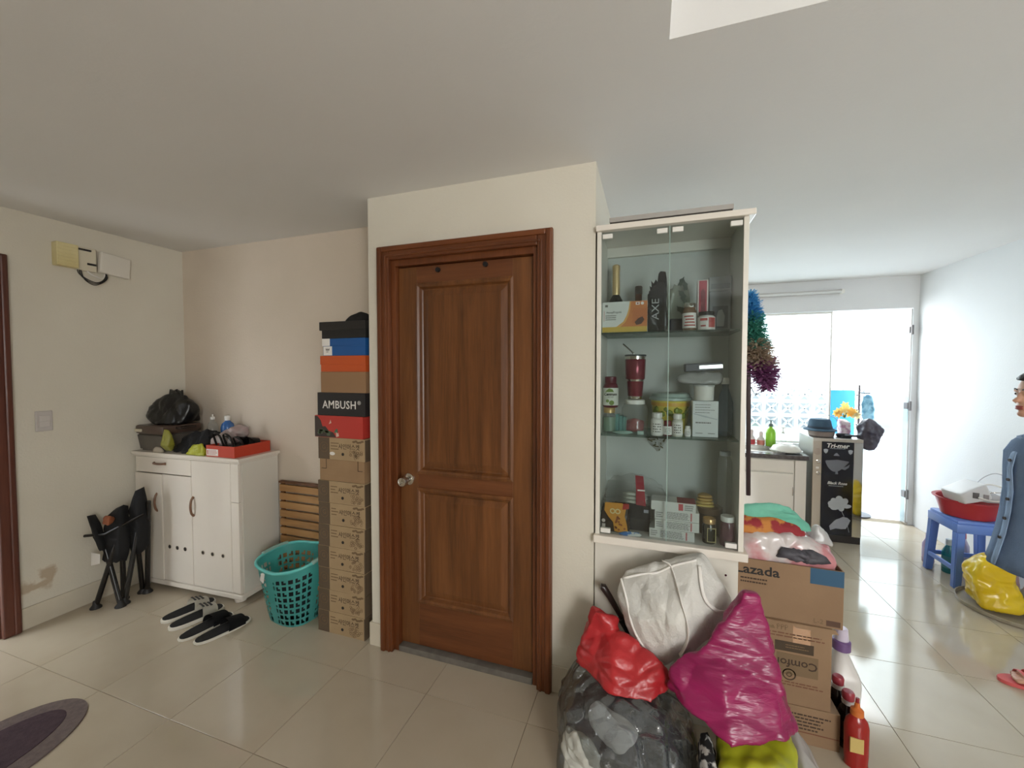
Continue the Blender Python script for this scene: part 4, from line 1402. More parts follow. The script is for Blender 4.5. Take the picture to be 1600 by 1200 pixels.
pill('white pill bottle with printed label, left of the small red bottle', .0335, 1.868, .0250, .098, M['white_plastic'], M['white_plastic'])
pill('short red-capped pill bottle between two white ones', .0765, 1.872, .0175, .064, cm((120, 28, 44), .35), cm((110, 30, 44), .35))
pill('white ribbed-cap pill bottle right of the small red one', .1155, 1.866, .0205, .095, M['white_plastic'], cm((206, 204, 190), .35))
pill('tiny white bottle beside the tall white box', .1565, 1.876, .0120, .044, M['white_plastic'], M['white_plastic'])
t = carton('medicine_box', 'tall white printed carton at the right of the middle shelf', 'box', (.1745, 1.872, S2), .099, .07, .152, cm((208, 210, 208), .5))
bm = NB(); lines(bm, .010, .088, .098, .142, 0, 4, h=.22); lines(bm, .012, .090, .055, .066, 0, 1, h=.5); lines(bm, .012, .040, .012, .020, 0, 1, h=.4); lines(bm, .060, .088, .012, .020, 0, 1, h=.4)
obj('small_print', bm, M['grey_ink'], t)
obj('grey_swoosh', poly(NB(), [(.004, .10), (.05, .090), (.095, .078), (.095, .074), (.045, .084), (.004, .096)], .0006, 'Y', -.0006), cm((178, 182, 182)), t)
t = thing('paper_cup', 'white plastic tub standing on the tall white carton', 'cup', (.222, 1.915, S2 + .1525))
obj('cup_body', lathe(NB(), [(0, 0), (.036, 0), (.0385, .003), (.0395, .056), (.041, .060), (.038, .061)], 28), M['white_plastic'], t, smooth=40)
obj('lid', lathe(NB(), [(.039, .060), (.042, .061), (.042, .066), (0, .067)], 28), cm((200, 200, 198), .3), t, smooth=40)
t = soft('plastic_bag', 'folded clear plastic bag on the white tub, middle shelf', 'bag', [(.11, 1.90, 1.445), (.28, 1.90, 1.442), (.12, 2.0, 1.4425), (.30, 2.0, 1.4425), (.12, 1.92, 1.485), (.29, 1.93, 1.493), (.2, 1.95, 1.495), (.31, 1.95, 1.46)],
     M['milky_film'], sub=4, crumple=.007, freq=18, smooth=1, zmin=1.4395)
t = thing('tube_box', 'dark box with a silver stripe lying topmost on the middle shelf', 'box', (.222, 1.95, 1.4985), R(3))
bm = box(NB(), -.075, .073, -.03, .03, 0, .034, .003)
obj('box_body', bm, cm((44, 46, 56), .4), t, rot=(0, R(-3), 0))
obj('silver_stripe', box(NB(), -.020, .072, -.0312, -.030, .009, .024), M['steel'], t, rot=(0, R(-3), 0))
t = bottle('water_bottle', 'tall clear water bottle at the right end of the middle shelf', 'bottle', (.311, 1.955, S2),
           [(0, 0), (.027, 0), (.031, .006), (.031, .05), (.029, .056), (.031, .062), (.031, .10), (.029, .106), (.031, .112), (.030, .145), (.022, .175), (.013, .205), (.013, .235)],
           clear('blue_bottle_plastic', (206, 224, 234), .16, (150, 180, 200), .06), cap=[(.014, .222), (.0155, .224), (.0155, .246), (.013, .249), (0, .249)], capm=M['white_plastic'])
t = thing('toothbrush_pack', 'teal card packs standing beside the gold-lid jar', 'pack', (-.122, 1.90, S2), R(-6))
for k in range(3):
    obj('card', box(NB(), -.022 + k * .016, -.008 + k * .016, -.012 + k * .004, .03, 0, .082 - k * .006, .001), cm((104, 148, 142), .4), t)
t = thing('toothpaste_tube', 'pale green toothpaste tube lying along the middle shelf edge', 'tube', (-.105, 1.848, S2), R(-3))
obj('tube_body', hull([(-.092, -.012, .001), (-.092, .012, .001), (.055, -.010, .001), (.055, .010, .001), (-.092, 0, .010), (.05, -.008, .017), (.05, .008, .017), (.06, 0, .012)], sub=3, smooth=1, crumple=.001, zmin=.0003), cm((150, 176, 166), .35), t, smooth=True)
bm = lathe(NB(), [(.009, 0), (.009, .026), (.0, .027)], 14)
bmesh.ops.transform(bm, matrix=Matrix.Translation((.058, 0, .0095)) @ Matrix.Rotation(R(90), 4, 'Y'), verts=bm.verts)
obj('cap', bm, cm((170, 190, 182), .35), t, smooth=40)

# ---- bottom compartment
S3 = .7765
t = carton('blister_box', 'dark flat box lying under the packet of sticks', 'box', (-.19, 1.90, S3), .20, .12, .055, cm((48, 44, 44), .5))
t = carton('blister_box', 'black instant coffee box behind the brown snack pack', 'box', (-.088, 1.895, S3 + .0558), .098, .11, .075, cm((24, 24, 28), .5))
obj('small_emblem', box(NB(), .070, .090, -.0008, 0, .030, .044), cm((180, 180, 190)), t)
t = thing('snack_pack', 'orange and brown snack packet at the lower left of the cabinet', 'packet', (-.137, 1.858, S3))
bm = hull([(-.066, -.014, 0), (.062, -.014, 0), (-.066, .014, 0), (.062, .014, 0), (-.064, -.003, .138), (.060, -.003, .142), (-.064, .003, .138), (.06, .003, .142), (0, -.022, .06), (0, .02, .06)], sub=4, smooth=1, crumple=.004, freq=16, zmin=.0004)
obj('packet_body', bm, mat('brown_packet', (46, 32, 26), .3), t, smooth=True)
bm = poly(NB(), [(-.045, .136), (.030, .138), (.046, .120), (.040, .080), (.050, .04), (.054, .006), (-.004, .010), (-.010, .050), (-.030, .072), (-.048, .10)], .002, 'Y', -.024)
o = obj('orange_print', bm, cm((206, 142, 52), .4), t)
bm = NB()
ring(bm, (-.012, -.0262, .100), .012, .007, .001); ring(bm, (.010, -.0262, .100), .012, .007, .001)
obj('ring_biscuit_print', bm, cm((226, 206, 150), .4), o)
bm = NB()
rn = random.Random(8)
for k in range(14):
    disc(bm, (rn.uniform(.0, .04), -.0262, rn.uniform(.012, .075)), .005, .001, seg=7)
obj('biscuit_print', bm, cm((150, 84, 44), .5), o)
obj('red_corner', poly(NB(), [(.030, .110), (.058, .116), (.058, .138), (.034, .138)], .001, 'Y', -.026), cm((164, 44, 40), .4), t)
bm = NB(); disc(bm, (-.052, -.0205, .052), .008, .001); box(bm, -.058, -.044, -.0205, -.0195, .010, .038)
obj('white_print', bm, cm((200, 186, 178)), t)
t = soft('snack_pack', 'blue and white packet lying flat before the snack pack', 'packet', [(-.135, 1.822, S3), (-.012, 1.822, S3), (-.135, 1.84, S3), (-.012, 1.84, S3), (-.13, 1.83, S3 + .012), (-.02, 1.83, S3 + .022), (-.08, 1.832, S3 + .018)],
         mat('blue_white_packet', (70, 118, 178), .35, c2=(206, 206, 200), scale=38, lo=.47, hi=.53), sub=4, crumple=.003, smooth=1, zmin=S3 + .0003)
for k, (x, z, w, lab, red) in enumerate((
        (.006, 0, .180, 'white printed medicine box, lowest of the four stacked', 0), (.028, .0412, .176, 'white printed medicine box, second from the bottom of four', 0),
        (.027, .0824, .177, 'white printed medicine box, third from the bottom of four', 0), (.012, .1236, .178, 'white medicine box with red top corner, topmost of four', 1))):
    t = carton('medicine_box', lab, 'box', (x, 1.842 + (.004, .0, .002, -.003)[k], S3 + z), w, .085, .0405, cm((212, 210, 204), .45), R((-2, 0, .5, -1.5)[k]), 'stacked medicine boxes')
    bm = NB()
    if red:
        box(bm, .110, .128, -.0007, 0, .008, .036)
        obj('red_print', bm, cm((190, 78, 84)), t)
        obj('red_top', box(NB(), .105, .177, -.0004, .08, .0405, .0415), cm((150, 40, 46)), t)
        bm = NB(); lines(bm, .134, .170, .008, .034, 0, 3, h=.6)
    else:
        lines(bm, .045, .140, .005, .036, 0, 8, h=.55, ragged=.1, rnd=random.Random(k)); lines(bm, .006, .034, .008, .034, 0, 3, h=.5)
        obj('red_stripe', box(NB(), w - .034, w - .028, -.0007, 0, .004, .038), cm((186, 112, 112)), t)
    obj('small_print', bm, cm((140, 138, 134)), t)
t = thing('sachet_bag', 'clear bag of pale stick sachets tied by a red paper band', 'bag', (-.055, 1.915, S3 + .1315))
for k in range(5):
    for r_ in range(3):
        if k + r_ * 2 > 5: continue
        bm = hull([(-.125, -.05 + k * .020, .001 + r_ * .017), (.12, -.05 + k * .020, .001 + r_ * .017), (-.125, -.034 + k * .020, .001 + r_ * .017), (.12, -.034 + k * .020, .001 + r_ * .017), (-.12, -.042 + k * .02, .016 + r_ * .017), (.115, -.042 + k * .02, .016 + r_ * .017)], sub=3, smooth=1, crumple=.001, zmin=.0004)
        obj('stick_sachet', bm, cm((196, 198, 186), .4), t, smooth=True)
bm = poly(NB(), [(.004, .0), (.046, -.004), (.040, .06), (.034, .128), (.0, .130), (.004, .06)], .002, 'Y', -.058)
bn = obj('red_band', bm, cm((150, 30, 48), .45), t)
obj('white_print', box(NB(), .010, .042, -.0588, -.058, .062, .068), M['white_ink'], bn)
bm = hull([(-.135, -.056, .0), (.15, -.056, .0), (-.135, .06, .0), (.15, .06, .0), (-.12, 0, .085), (-.08, 0, .115), (.03, 0, .125), (.11, 0, .075), (.03, -.04, .10)], sub=5, smooth=0, crumple=.010, freq=16, vor=.008, vfreq=16, zmin=.0002, seed=4)
obj('clear_film', bm, M['film'], t, smooth=True)
t = thing('herb_packet', 'clear corner packet of dried herbs taped to the cabinet back', 'packet', (.042, 2.0862, 1.10))
bm = hull([(-.082, -.004, .092), (.070, -.004, .092), (0, -.008, 0), (-.082, .0, .092), (.07, .0, .092), (0, .0, 0), (-.01, -.02, .05)], sub=4, smooth=1, crumple=.004, freq=18)
obj('packet_film', bm, M['film'], t, smooth=True)
bm = NB(); rn = random.Random(3)
for k in range(20):
    u = rn.random(); x = rn.uniform(-.05, .045) * (.25 + .75 * u); z = .016 + .07 * u
    tube(bm, [(x, -.017, z), (x + rn.uniform(-.016, .016), -.019, z + rn.uniform(-.01, .01))], .0028, 5)
o = obj('dried_herbs', bm, cm((92, 86, 56), .8), t); o['kind'] = 'stuff'
t = jar('gold_lid_jar', 'dark jar with gold lid and framed label, right of the white boxes', (.2445, 1.868, S3), .0265, .082, cm((40, 38, 28), .15), .021, cm((190, 152, 104), .25, .6))
bm = NB()
for a in ((-.010, -.008, .010, .068), (.021, .023, .010, .068), (-.008, .021, .010, .012), (-.008, .021, .066, .068)):
    box(bm, a[0], a[1], -.0285, -.015, a[2], a[3])
obj('label_frame', bm, cm((196, 180, 130), .3), t)
t = thing('round_tin', 'round brass coloured tin behind the gold-lid jar', 'tin', (.262, 1.985, S3))
obj('tin_body', lathe(NB(), [(0, 0), (.047, 0), (.049, .003), (.049, .095)], 32), cm((98, 82, 66), .3, .5), t, smooth=40)
obj('lid', lathe(NB(), [(.049, .092), (.051, .093), (.051, .116), (.048, .118), (0, .118)], 32), cm((124, 104, 82), .3, .6), t, smooth=40)
t = thing('seasoning_packets', 'small stack of yellow paper packets on the round tin', 'packets', (.238, 1.975, S3 + .1185))
for k in range(4):
    obj('packet', hull([(-.058 + k * .006, -.045, .001 + k * .014), (.052 - k * .004, -.045, .001 + k * .014), (-.054 + k * .006, .045, .001 + k * .014), (.055 - k * .006, .045, .001 + k * .014), (-.05 + k * .006, -.03, .014 + k * .014), (.045 - k * .004, -.03, .013 + k * .014), (0, .03, .014 + k * .014)], sub=3, smooth=1, crumple=.002, zmin=.0003 + k * .0137), cm((188, 164 - k * 4, 88), .5), t, smooth=True)
t = jar('candy_jar', 'clear pink jar with white lid in the lower right corner', (.3125, 1.862, S3), .0275, .100, clear('pink_jar', (226, 196, 206), .4, (170, 116, 130), .08), .022, M['white_plastic'])
t = thing('large_jar', 'large empty clear plastic jar standing behind the pink jar', 'jar', (.312, 1.938, S3))
obj('jar_body', lathe(NB(), [(0, 0), (.024, 0), (.0265, .004), (.0285, .25), (.028, .33), (.020, .355), (.018, .365)], 26, sx=1.0), M['jar_clear'], t, smooth=40)
obj('lid', lathe(NB(), [(.020, .358), (.021, .359), (.021, .376), (0, .377)], 26), cm((196, 200, 202), .3), t, smooth=40)

# ---- duster hanging at the cabinet's side
t = thing('feather_duster', 'rainbow fluffy duster hanging at the display cabinet\'s right side', 'duster', (.425, 1.97, 1.62))
obj('handle', tube(NB(), [(-.030, 0, .18), (-.024, 0, -.10), (-.014, .01, -.66)], .009, 10), cm((58, 44, 46), .5), t, smooth=True)
rn = random.Random(21)
for nm, z0, z1, c, c2 in (('blue_fluff', .10, .205, (58, 150, 214), (126, 196, 230)), ('green_fluff', -.01, .11, (80, 166, 152), (120, 190, 172)),
                          ('cream_fluff', -.10, .0, (216, 200, 176), (190, 174, 160)), ('purple_fluff', -.19, -.08, (150, 92, 142), (180, 124, 168))):
    bm = NB()
    for k in range(1500):
        z = rn.uniform(z0, z1); a = rn.random() * 6.283
        f = max(0.0, (.2 - z) / .39)
        cx = -.026 + .075 * f ** 1.6
        rad = (.048 + .030 * f) * (1 if z < .16 else .75) * (.45 + .6 * rn.random()) * (1 - .5 * max(0, (-.13 - z) / .06))
        p = Vector((cx, 0, z)); q = p + Vector((math.cos(a) * rad, math.sin(a) * rad, rn.uniform(-.025, .022)))
        s = Vector((-math.sin(a), math.cos(a), rn.uniform(-.6, .6))).normalized() * .0030
        mid = p.lerp(q, .5)
        for v_ in (p, q, mid): v_.x = max(v_.x, -.052)
        bm.faces.new([bm.verts.new(v) for v in (mid - s * .8, q - s, q + s * 1.0, mid + s * .8)])
        bm.faces.new([bm.verts.new(v) for v in (p - s * .6, mid - s, mid + s, p + s * .6)])
    o = obj(nm, bm, fluff(nm + '_fibre', tuple((p + q) // 2 for p, q in zip(c, c2))), t); o['kind'] = 'stuff'
obj('wire_loop', tube(NB(), [(-.015, -.01, -.19), (.0, -.01, -.225), (.055, -.01, -.188)], .0022, 6), M['black'], t)
# ------------------------------------------------------------------ cartons beside the display cabinet
CY = 1.875
t = carton('flat_carton', 'opened kraft carton on the floor, lowest of the three cartons', 'box', (.372, CY, 0), .350, .34, .150, M['kraft2'])
text('Comfort', .030, M['ink'], t, (.115, -.0006, .118), (R(90), 0, 0))
bm = NB(); lines(bm, .165, .320, .055, .125, 0, 5, h=.4)
obj('small_print', bm, M['ink'], t)
bm = NB(); box(bm, .0, .350, -.0005, 0, .046, .0495)
obj('red_rule', bm, cm((112, 62, 40)), t)
t = carton('tall_carton', 'kraft carton standing upside down with inverted Comfort lettering', 'box', (.368, CY + .004, .1505), .322, .30, .335, M['kraft2'])
obj('top_flap', poly(NB(), [(.0, .335), (.330, .335), (.342, .318), (.20, .318), (.185, .332), (.0, .333)], .004, 'Y', -.0045), M['kraft2'], t)
o = obj('grey_panel', box(NB(), .135, .278, -.0007, 0, .120, .205, .0), cm((120, 98, 72), .8), t)
text('Comfort', .046, M['ink'], o, (.195, -.0008, .168), (R(90), R(180), 0), bold=.0006)
o = obj('dark_panel', box(NB(), .128, .262, -.0007, 0, .214, .254), cm((72, 58, 42), .8), t)
bm = NB(); lines(bm, .165, .25, .226, .246, -.0007, 2)
obj('small_print', bm, M['ink_soft'], o)
bm = NB(); lines(bm, .10, .300, .268, .292, 0, 2, h=.35, ragged=.2); lines(bm, .14, .300, .072, .094, 0, 2, h=.4)
obj('small_print', bm, cm((110, 68, 46)), t)
bm = NB(); ring(bm, (.180, -.0007, .120), .024, .0195, .0007); ring(bm, (.180, -.0007, .120), .010, .007, .0007)
obj('round_emblem', bm, M['ink'], t)
bm = NB()
poly(bm, [(.098, .300), (.128, .300), (.121, .313), (.112, .308), (.104, .313)], .0006, 'Y', -.0006)
for k in range(3):
    box(bm, .134 + k * .014, .1375 + k * .014, -.0006, 0, .300, .315); ring(bm, (.1385 + k * .014, -.0006, .3155), .006, .004, .0006, seg=10)
obj('care_symbols', bm, M['ink_soft'], t)
obj('clear_tape', box(NB(), .19, .25, -.0006, 0, .245, .333), mat('carton_tape', (176, 134, 96), .25), t)
t = carton('open_carton', 'open kraft carton lettered Lazada with blue corner, heaped with clothes', 'box', (.352, CY + .018, .4865), .372, .30, .004, M['kraft2'], R(-2), part='carton_floor')
bm = NB()
box(bm, 0, .372, 0, .004, .004, .232); box(bm, 0, .372, .296, .30, .004, .232); box(bm, 0, .004, .004, .296, .004, .232); box(bm, .368, .372, .004, .296, .004, .232)
obj('carton_wall', bm, M['kraft2'], t)
obj('blue_corner', box(NB(), .262, .3722, -.0008, 0, .168, .231), cm((40, 82, 112), .6), t)
text('Lazada', .054, M['black_ink'], t, (.078, -.0006, .187), (R(90), 0, 0), bold=.001, sx=1.1)
bm = NB(); lines(bm, .018, .115, .128, .158, 0, 2, h=.4, ragged=.1)
obj('small_print', bm, M['ink'], t)
bm = NB()
for p in ([(.052, .030), (.060, .030), (.054, .042), (.048, .040)], [(.062, .030), (.074, .036), (.068, .044)], [(.056, .046), (.066, .052), (.074, .046), (.066, .048)]):
    poly(bm, p, .0006, 'Y', -.0006)
box(bm, .018, .022, -.0006, 0, .026, .050); box(bm, .027, .031, -.0006, 0, .026, .050)
obj('recycling_mark', bm, M['ink'], t)
text('L-2', .026, M['ink_soft'], t, (.292, -.0006, .020))
obj('brown_stamp', box(NB(), .318, .364, -.0007, 0, .008, .030), cm((90, 66, 52), .8), t)

soft('clothes_bag', 'clear plastic bag of pink and white clothes on the lettered carton', 'bag',
     [(.385, 1.905, .66), (.70, 1.905, .66), (.39, 2.16, .66), (.70, 2.16, .66), (.375, 1.90, .745), (.715, 1.905, .735), (.38, 2.0, .83), (.45, 1.91, .815), (.56, 1.915, .82), (.66, 1.935, .79), (.712, 1.98, .775), (.55, 2.12, .85)],
     mat('pink_clothes_in_film', (206, 198, 196), .2, c2=(196, 132, 136), scale=6, lo=.47, hi=.58), crumple=.007, freq=10, seed=31, smooth=1, vor=.006, vfreq=16, zmin=.4915)
soft('dark_garment', 'dark garment showing through at the clothes bag\'s front edge', 'clothing',
     [(.50, 1.888, .735), (.69, 1.888, .73), (.51, 1.884, .765), (.68, 1.884, .758), (.53, 1.90, .785), (.67, 1.905, .775), (.5, 1.91, .74), (.68, 1.915, .74)], mat('smoky_cloth', (84, 82, 90), .6, c2=(58, 56, 62), scale=20), sub=4, crumple=.008, freq=20, smooth=0, vor=.008, vfreq=24)
soft('patterned_cloth', 'orange and red patterned cloth folded above the plastic bag', 'clothing',
     [(.37, 1.93, .805), (.62, 1.95, .815), (.38, 2.10, .82), (.63, 2.1, .83), (.375, 1.95, .86), (.50, 1.95, .868), (.61, 1.97, .845), (.40, 2.08, .88), (.6, 2.08, .87)],
     mat('orange_print_cloth', (190, 124, 58), .8, c2=(142, 40, 46), scale=15, lo=.47, hi=.55, bump=.3, bscale=60), crumple=.010, freq=12, seed=8, stretch=(.5, 1, 2), smooth=1)
soft('teal_garment', 'mint green garment topmost on the clothes pile', 'clothing',
     [(.385, 1.98, .868), (.56, 1.975, .86), (.645, 1.96, .825), (.655, 2.0, .84), (.40, 2.1, .88), (.6, 2.12, .87), (.40, 2.0, .905), (.50, 2.0, .925), (.57, 2.02, .91), (.61, 1.98, .86)],
     mat('mint_cloth', (118, 190, 166), .8, c2=(104, 178, 154), scale=8, bump=.3, bscale=50), crumple=.013, freq=12, seed=14, stretch=(.5, 1, 2), smooth=1)
soft('white_wrapper', 'crumpled white plastic wrapper at the clothes pile\'s right end', 'bag',
     [(.645, 1.95, .80), (.72, 1.96, .78), (.66, 1.97, .865), (.70, 1.99, .83), (.65, 2.05, .80), (.72, 2.05, .79), (.67, 2.02, .85)], M['milky_film'], sub=4, crumple=.008, freq=14, smooth=1, seed=5)

# ------------------------------------------------------------------ bottles on the floor beside the cartons
t = thing('detergent_bottle', 'big white detergent jug with purple cap behind the sauce bottles', 'bottle', (.812, 2.13, 0))
bm = hull([(-.05, -.09, 0), (.05, -.09, 0), (-.05, .09, 0), (.05, .09, 0), (-.055, -.09, .18), (.055, -.09, .18), (-.055, .09, .18), (.055, .09, .18), (-.02, -.03, .285), (.02, -.03, .285), (-.02, .01, .285), (.02, .01, .285)], sub=4, smooth=3, crumple=0, zmin=.0003)
obj('jug_body', bm, mat('white_jug', (216, 212, 208), .3), t, smooth=True)
obj('purple_collar', lathe(NB(), [(.030, .275), (.034, .278), (.034, .315), (.028, .32)], 24, (0, -.01, 0)), cm((112, 84, 132), .35), t, smooth=40)
obj('measuring_cap', lathe(NB(), [(.024, .318), (.026, .319), (.022, .368), (.018, .372), (0, .372)], 24, (0, -.01, 0)), cm((206, 196, 214), .35), t, smooth=40)
for lab, x, y in (('dark soy sauce bottle with red cap, nearer the white jug', .762, 2.01), ('dark soy sauce bottle with red cap, nearer the red bottle', .765, 1.925)):
    t = bottle('sauce_bottle', lab, 'bottle', (x, y, 0), [(0, 0), (.030, 0), (.033, .004), (.033, .13), (.028, .155), (.017, .175), (.017, .195)], cm((30, 20, 20), .12),
               cap=[(.018, .190), (.020, .192), (.021, .215), (.017, .222), (0, .223)], capm=cm((150, 50, 62), .35), band=(.04, .11, .0333), bandm=cm((60, 40, 36), .4), group='dark sauce bottles')
    t['label'] = lab
    obj('neck_ring', lathe(NB(), [(.0175, .172), (.0215, .174), (.0215, .19), (.018, .191)], 20), cm((186, 180, 178), .2), t, smooth=40)
t = thing('cleaner_bottle', 'red cleaning-liquid bottle with orange cap in front of the cartons', 'bottle', (.758, 1.835, 0))
obj('body', lathe(NB(), [(0, 0), (.034, 0), (.038, .004), (.037, .02), (.039, .05), (.039, .155), (.034, .178), (.020, .196), (.016, .20)], 28, sx=1.0, sy=.72), mat('red_liquid_plastic', (150, 34, 30), .2), t, smooth=40)
obj('cap', lathe(NB(), [(.019, .198), (.021, .199), (.020, .218), (.010, .226), (.007, .245), (0, .246)], 20), cm((206, 112, 52), .35), t, smooth=40)
obj('paper_label', box(NB(), -.030, .012, -.0290, -.024, .070, .125), cm((198, 172, 104), .5), t)
obj('red_spout', lathe(NB(), [(.006, .242), (.006, .262), (0, .263)], 12), cm((150, 40, 44), .35), t, smooth=40)

# ------------------------------------------------------------------ heap of bags in front of the cabinet
rb = mat('red_bag_plastic', (188, 46, 50), .33, c2=(166, 36, 42), scale=7, bump=.7, bscale=16, stretch=(1, 1, 1.4))
mb = mat('magenta_bag_plastic', (152, 30, 88), .30, c2=(130, 24, 74), scale=7, bump=.7, bscale=24, stretch=(.4, 1, 1.9))
gb = [(-.335, 1.62, .02), (-.30, 1.42, .01), (-.10, 1.25, 0), (.10, 1.27, 0), (.17, 1.45, .0), (.15, 1.68, 0), (-.28, 1.74, 0), (-.345, 1.66, .18), (-.30, 1.45, .22), (-.14, 1.28, .25), (.06, 1.30, .25),
      (.165, 1.45, .23), (.14, 1.66, .24), (-.27, 1.74, .26), (-.24, 1.58, .33), (-.10, 1.45, .34), (.05, 1.42, .33), (.0, 1.60, .33)]
t = thing('refuse_bag', 'large clear grey plastic bag of dark clothes, lowest in the bag heap', 'bag', (-.08, 1.5, 0))
bm = hull([(p[0] + .08, p[1] - 1.5, p[2]) for p in gb], sub=6, smooth=3, crumple=.010, freq=9, seed=40, zmin=.0008, vor=.016, vfreq=9)
obj('clear_film', bm, clear('grey_bag_film', (206, 210, 210), .14, (170, 174, 174), .10, gloss=2.3, bump=.9, bscale=13, stretch=(1, 1, 1.5)), t, smooth=True)
for k, (lab, m_, pts) in enumerate((
        ('dark blue-grey clothes bundled inside the clear grey bag', mat('slate_cloth', (66, 72, 82), .8, c2=(124, 130, 138), scale=7, lo=.45, hi=.6, bump=.4, bscale=50), [(-.29, 1.45, .02), (-.1, 1.30, .02), (.12, 1.34, .02), (.10, 1.62, .02), (-.26, 1.68, .02), (-.28, 1.48, .20), (-.12, 1.34, .20), (.08, 1.36, .21), (.12, 1.6, .2), (-.25, 1.66, .24), (-.10, 1.5, .29), (.03, 1.5, .28)]),
        ('pale grey shirt folded inside the clear grey bag', mat('pale_shirt', (206, 206, 198), .85, bump=.4, bscale=50), [(-.29, 1.37, .03), (-.12, 1.275, .03), (-.295, 1.43, .15), (-.14, 1.285, .17), (-.23, 1.36, .235), (-.15, 1.345, .24), (-.285, 1.45, .21), (-.2, 1.31, .1)]),
        ('white garment folded on the dark clothes in the bag', mat('white_shirt', (226, 226, 228), .85, bump=.4, bscale=50), [(-.20, 1.42, .262), (-.06, 1.34, .24), (-.16, 1.47, .30), (-.02, 1.40, .275), (-.17, 1.44, .312), (-.04, 1.37, .29), (-.10, 1.36, .20)]))):
    soft('bagged_clothes', lab, 'clothing', pts, m_, sub=5, smooth=3, crumple=.016, freq=9, seed=50 + k, zmin=.004, stretch=(.6, .8, 1.8), fine=.5, group='clothes in the clear bag')
soft('red_bag', 'red plastic bag between the clear grey bag and the white tote', 'bag',
     [[(-.275, 1.60, .32), (-.11, 1.44, .345), (.02, 1.46, .335), (.09, 1.55, .35), (.09, 1.57, .37), (-.25, 1.70, .34), (.04, 1.60, .35), (-.255, 1.60, .41), (-.10, 1.60, .49), (.06, 1.56, .43), (-.12, 1.50, .43), (.0, 1.52, .41), (-.06, 1.63, .45)],
      [(-.255, 1.60, .40), (-.10, 1.60, .45), (-.24, 1.70, .42), (-.195, 1.61, .545), (-.145, 1.62, .525), (-.215, 1.66, .535), (-.1, 1.66, .50)]],
     rb, smooth=3, crumple=.007, freq=9, seed=61, stretch=(1, 1, 1.6), vor=.010, vfreq=9)
tp = [(-.045, 1.64, .40), (.06, 1.61, .37), (.17, 1.62, .44), (.25, 1.69, .50), (-.115, 1.66, .60), (.31, 1.71, .62), (-.09, 1.70, .68), (.19, 1.70, .775), (.0, 1.74, .70), (.21, 1.76, .78), (-.05, 1.60, .55), (.1, 1.55, .58), (.0, 1.78, .42), (.25, 1.78, .50), (-.08, 1.78, .64), (.30, 1.75, .62)]
t = thing('tote_bag', 'white translucent fabric tote leaning on the cabinet base', 'bag', (.09, 1.66, .36))
off = Vector((.09, 1.66, .36))
tb = hull([(p[0] - off.x, p[1] - off.y, p[2] - off.z) for p in tp], sub=6, smooth=2, crumple=.012, freq=7, seed=71, stretch=(1.3, 1, .7), ymax=.135, vor=.008, vfreq=6)
from mathutils.bvhtree import BVHTree
tree = BVHTree.FromBMesh(tb)
obj('bag_body', tb, mat('white_nonwoven', (216, 213, 206), .6, c2=(200, 198, 192), scale=6, bump=.3, bscale=120), t, smooth=True)


def on_surface(tree, p, d=(0, 1, 0), up=.004):
    h = tree.ray_cast(Vector(p) - Vector(d) * 1.0, Vector(d))
    return (h[0] + h[1] * up) if h[0] is not None else Vector(p)


bm = NB()
pts = [on_surface(tree, (x - off.x, 0, z - off.z), up=.006) for x, z in ((.06, .760), (.085, .73), (.105, .69), (.12, .64), (.135, .58), (.138, .52), (.128, .47), (.115, .44))]
pts = spline(pts, 4)
obj('strap_handle', tube(bm, pts, .006, 10, flat=(.020, .005)), M['white_ink'], t, smooth=True)
bm = NB()
pts = [on_surface(tree, (x - off.x, 0, z - off.z), up=.004) for x, z in ((-.10, .665), (-.075, .60), (-.055, .53), (-.03, .47), (.01, .42), (.06, .395))]
tube(bm, spline(pts, 4), .005, 6)
obj('piping', bm, M['white_ink'], t, smooth=True)
bm = NB()
pts = [on_surface(tree, (x - off.x, 0, z - off.z), up=.004) for x, z in ((-.09, .668), (-.02, .685), (.04, .70), (.10, .735), (.18, .765))]
tube(bm, spline(pts, 4), .005, 6)
obj('piping', bm, M['white_ink'], t, smooth=True)
bm = NB()
pts = [on_surface(tree, (x - off.x, 0, z - off.z), up=.010) for x, z in ((.185, .75), (.19, .68), (.205, .64), (.24, .61), (.275, .60))]
tube(bm, spline(pts, 4), .004, 6, flat=(.014, .004))
obj('strap_handle', bm, M['white_ink'], t, smooth=True)
soft('magenta_bag', 'magenta plastic bag, right front of the heap below the white tote', 'bag',
     [[(.075, 1.52, .37), (.075, 1.50, .45), (.12, 1.44, .38), (.25, 1.37, .335), (.41, 1.42, .35), (.465, 1.50, .34), (.47, 1.58, .35), (.17, 1.58, .38), (.43, 1.72, .35), (.25, 1.53, .53), (.12, 1.52, .51), (.24, 1.46, .49), (.40, 1.50, .46), (.22, 1.58, .45), (.41, 1.66, .5)],
      [(.15, 1.50, .50), (.29, 1.56, .67), (.22, 1.50, .46), (.43, 1.50, .44), (.26, 1.58, .46), (.42, 1.66, .46), (.328, 1.60, .715), (.376, 1.61, .71), (.33, 1.65, .70), (.375, 1.65, .70), (.410, 1.58, .57)]],
     mb, smooth=3, crumple=.006, freq=8, seed=82, stretch=(.55, 1, 1.6), vor=.011, vfreq=8)
soft('lime_bag', 'yellow-green plastic bag under the magenta bag', 'bag',
     [(.23, 1.30, 0), (.44, 1.34, 0), (.24, 1.55, 0), (.47, 1.58, 0), (.21, 1.33, .28), (.44, 1.36, .28), (.24, 1.55, .31), (.46, 1.56, .30), (.34, 1.34, .31)],
     M['lime'], sub=5, smooth=2, crumple=.010, freq=8, seed=91, zmin=.0008, vor=.01, vfreq=9)
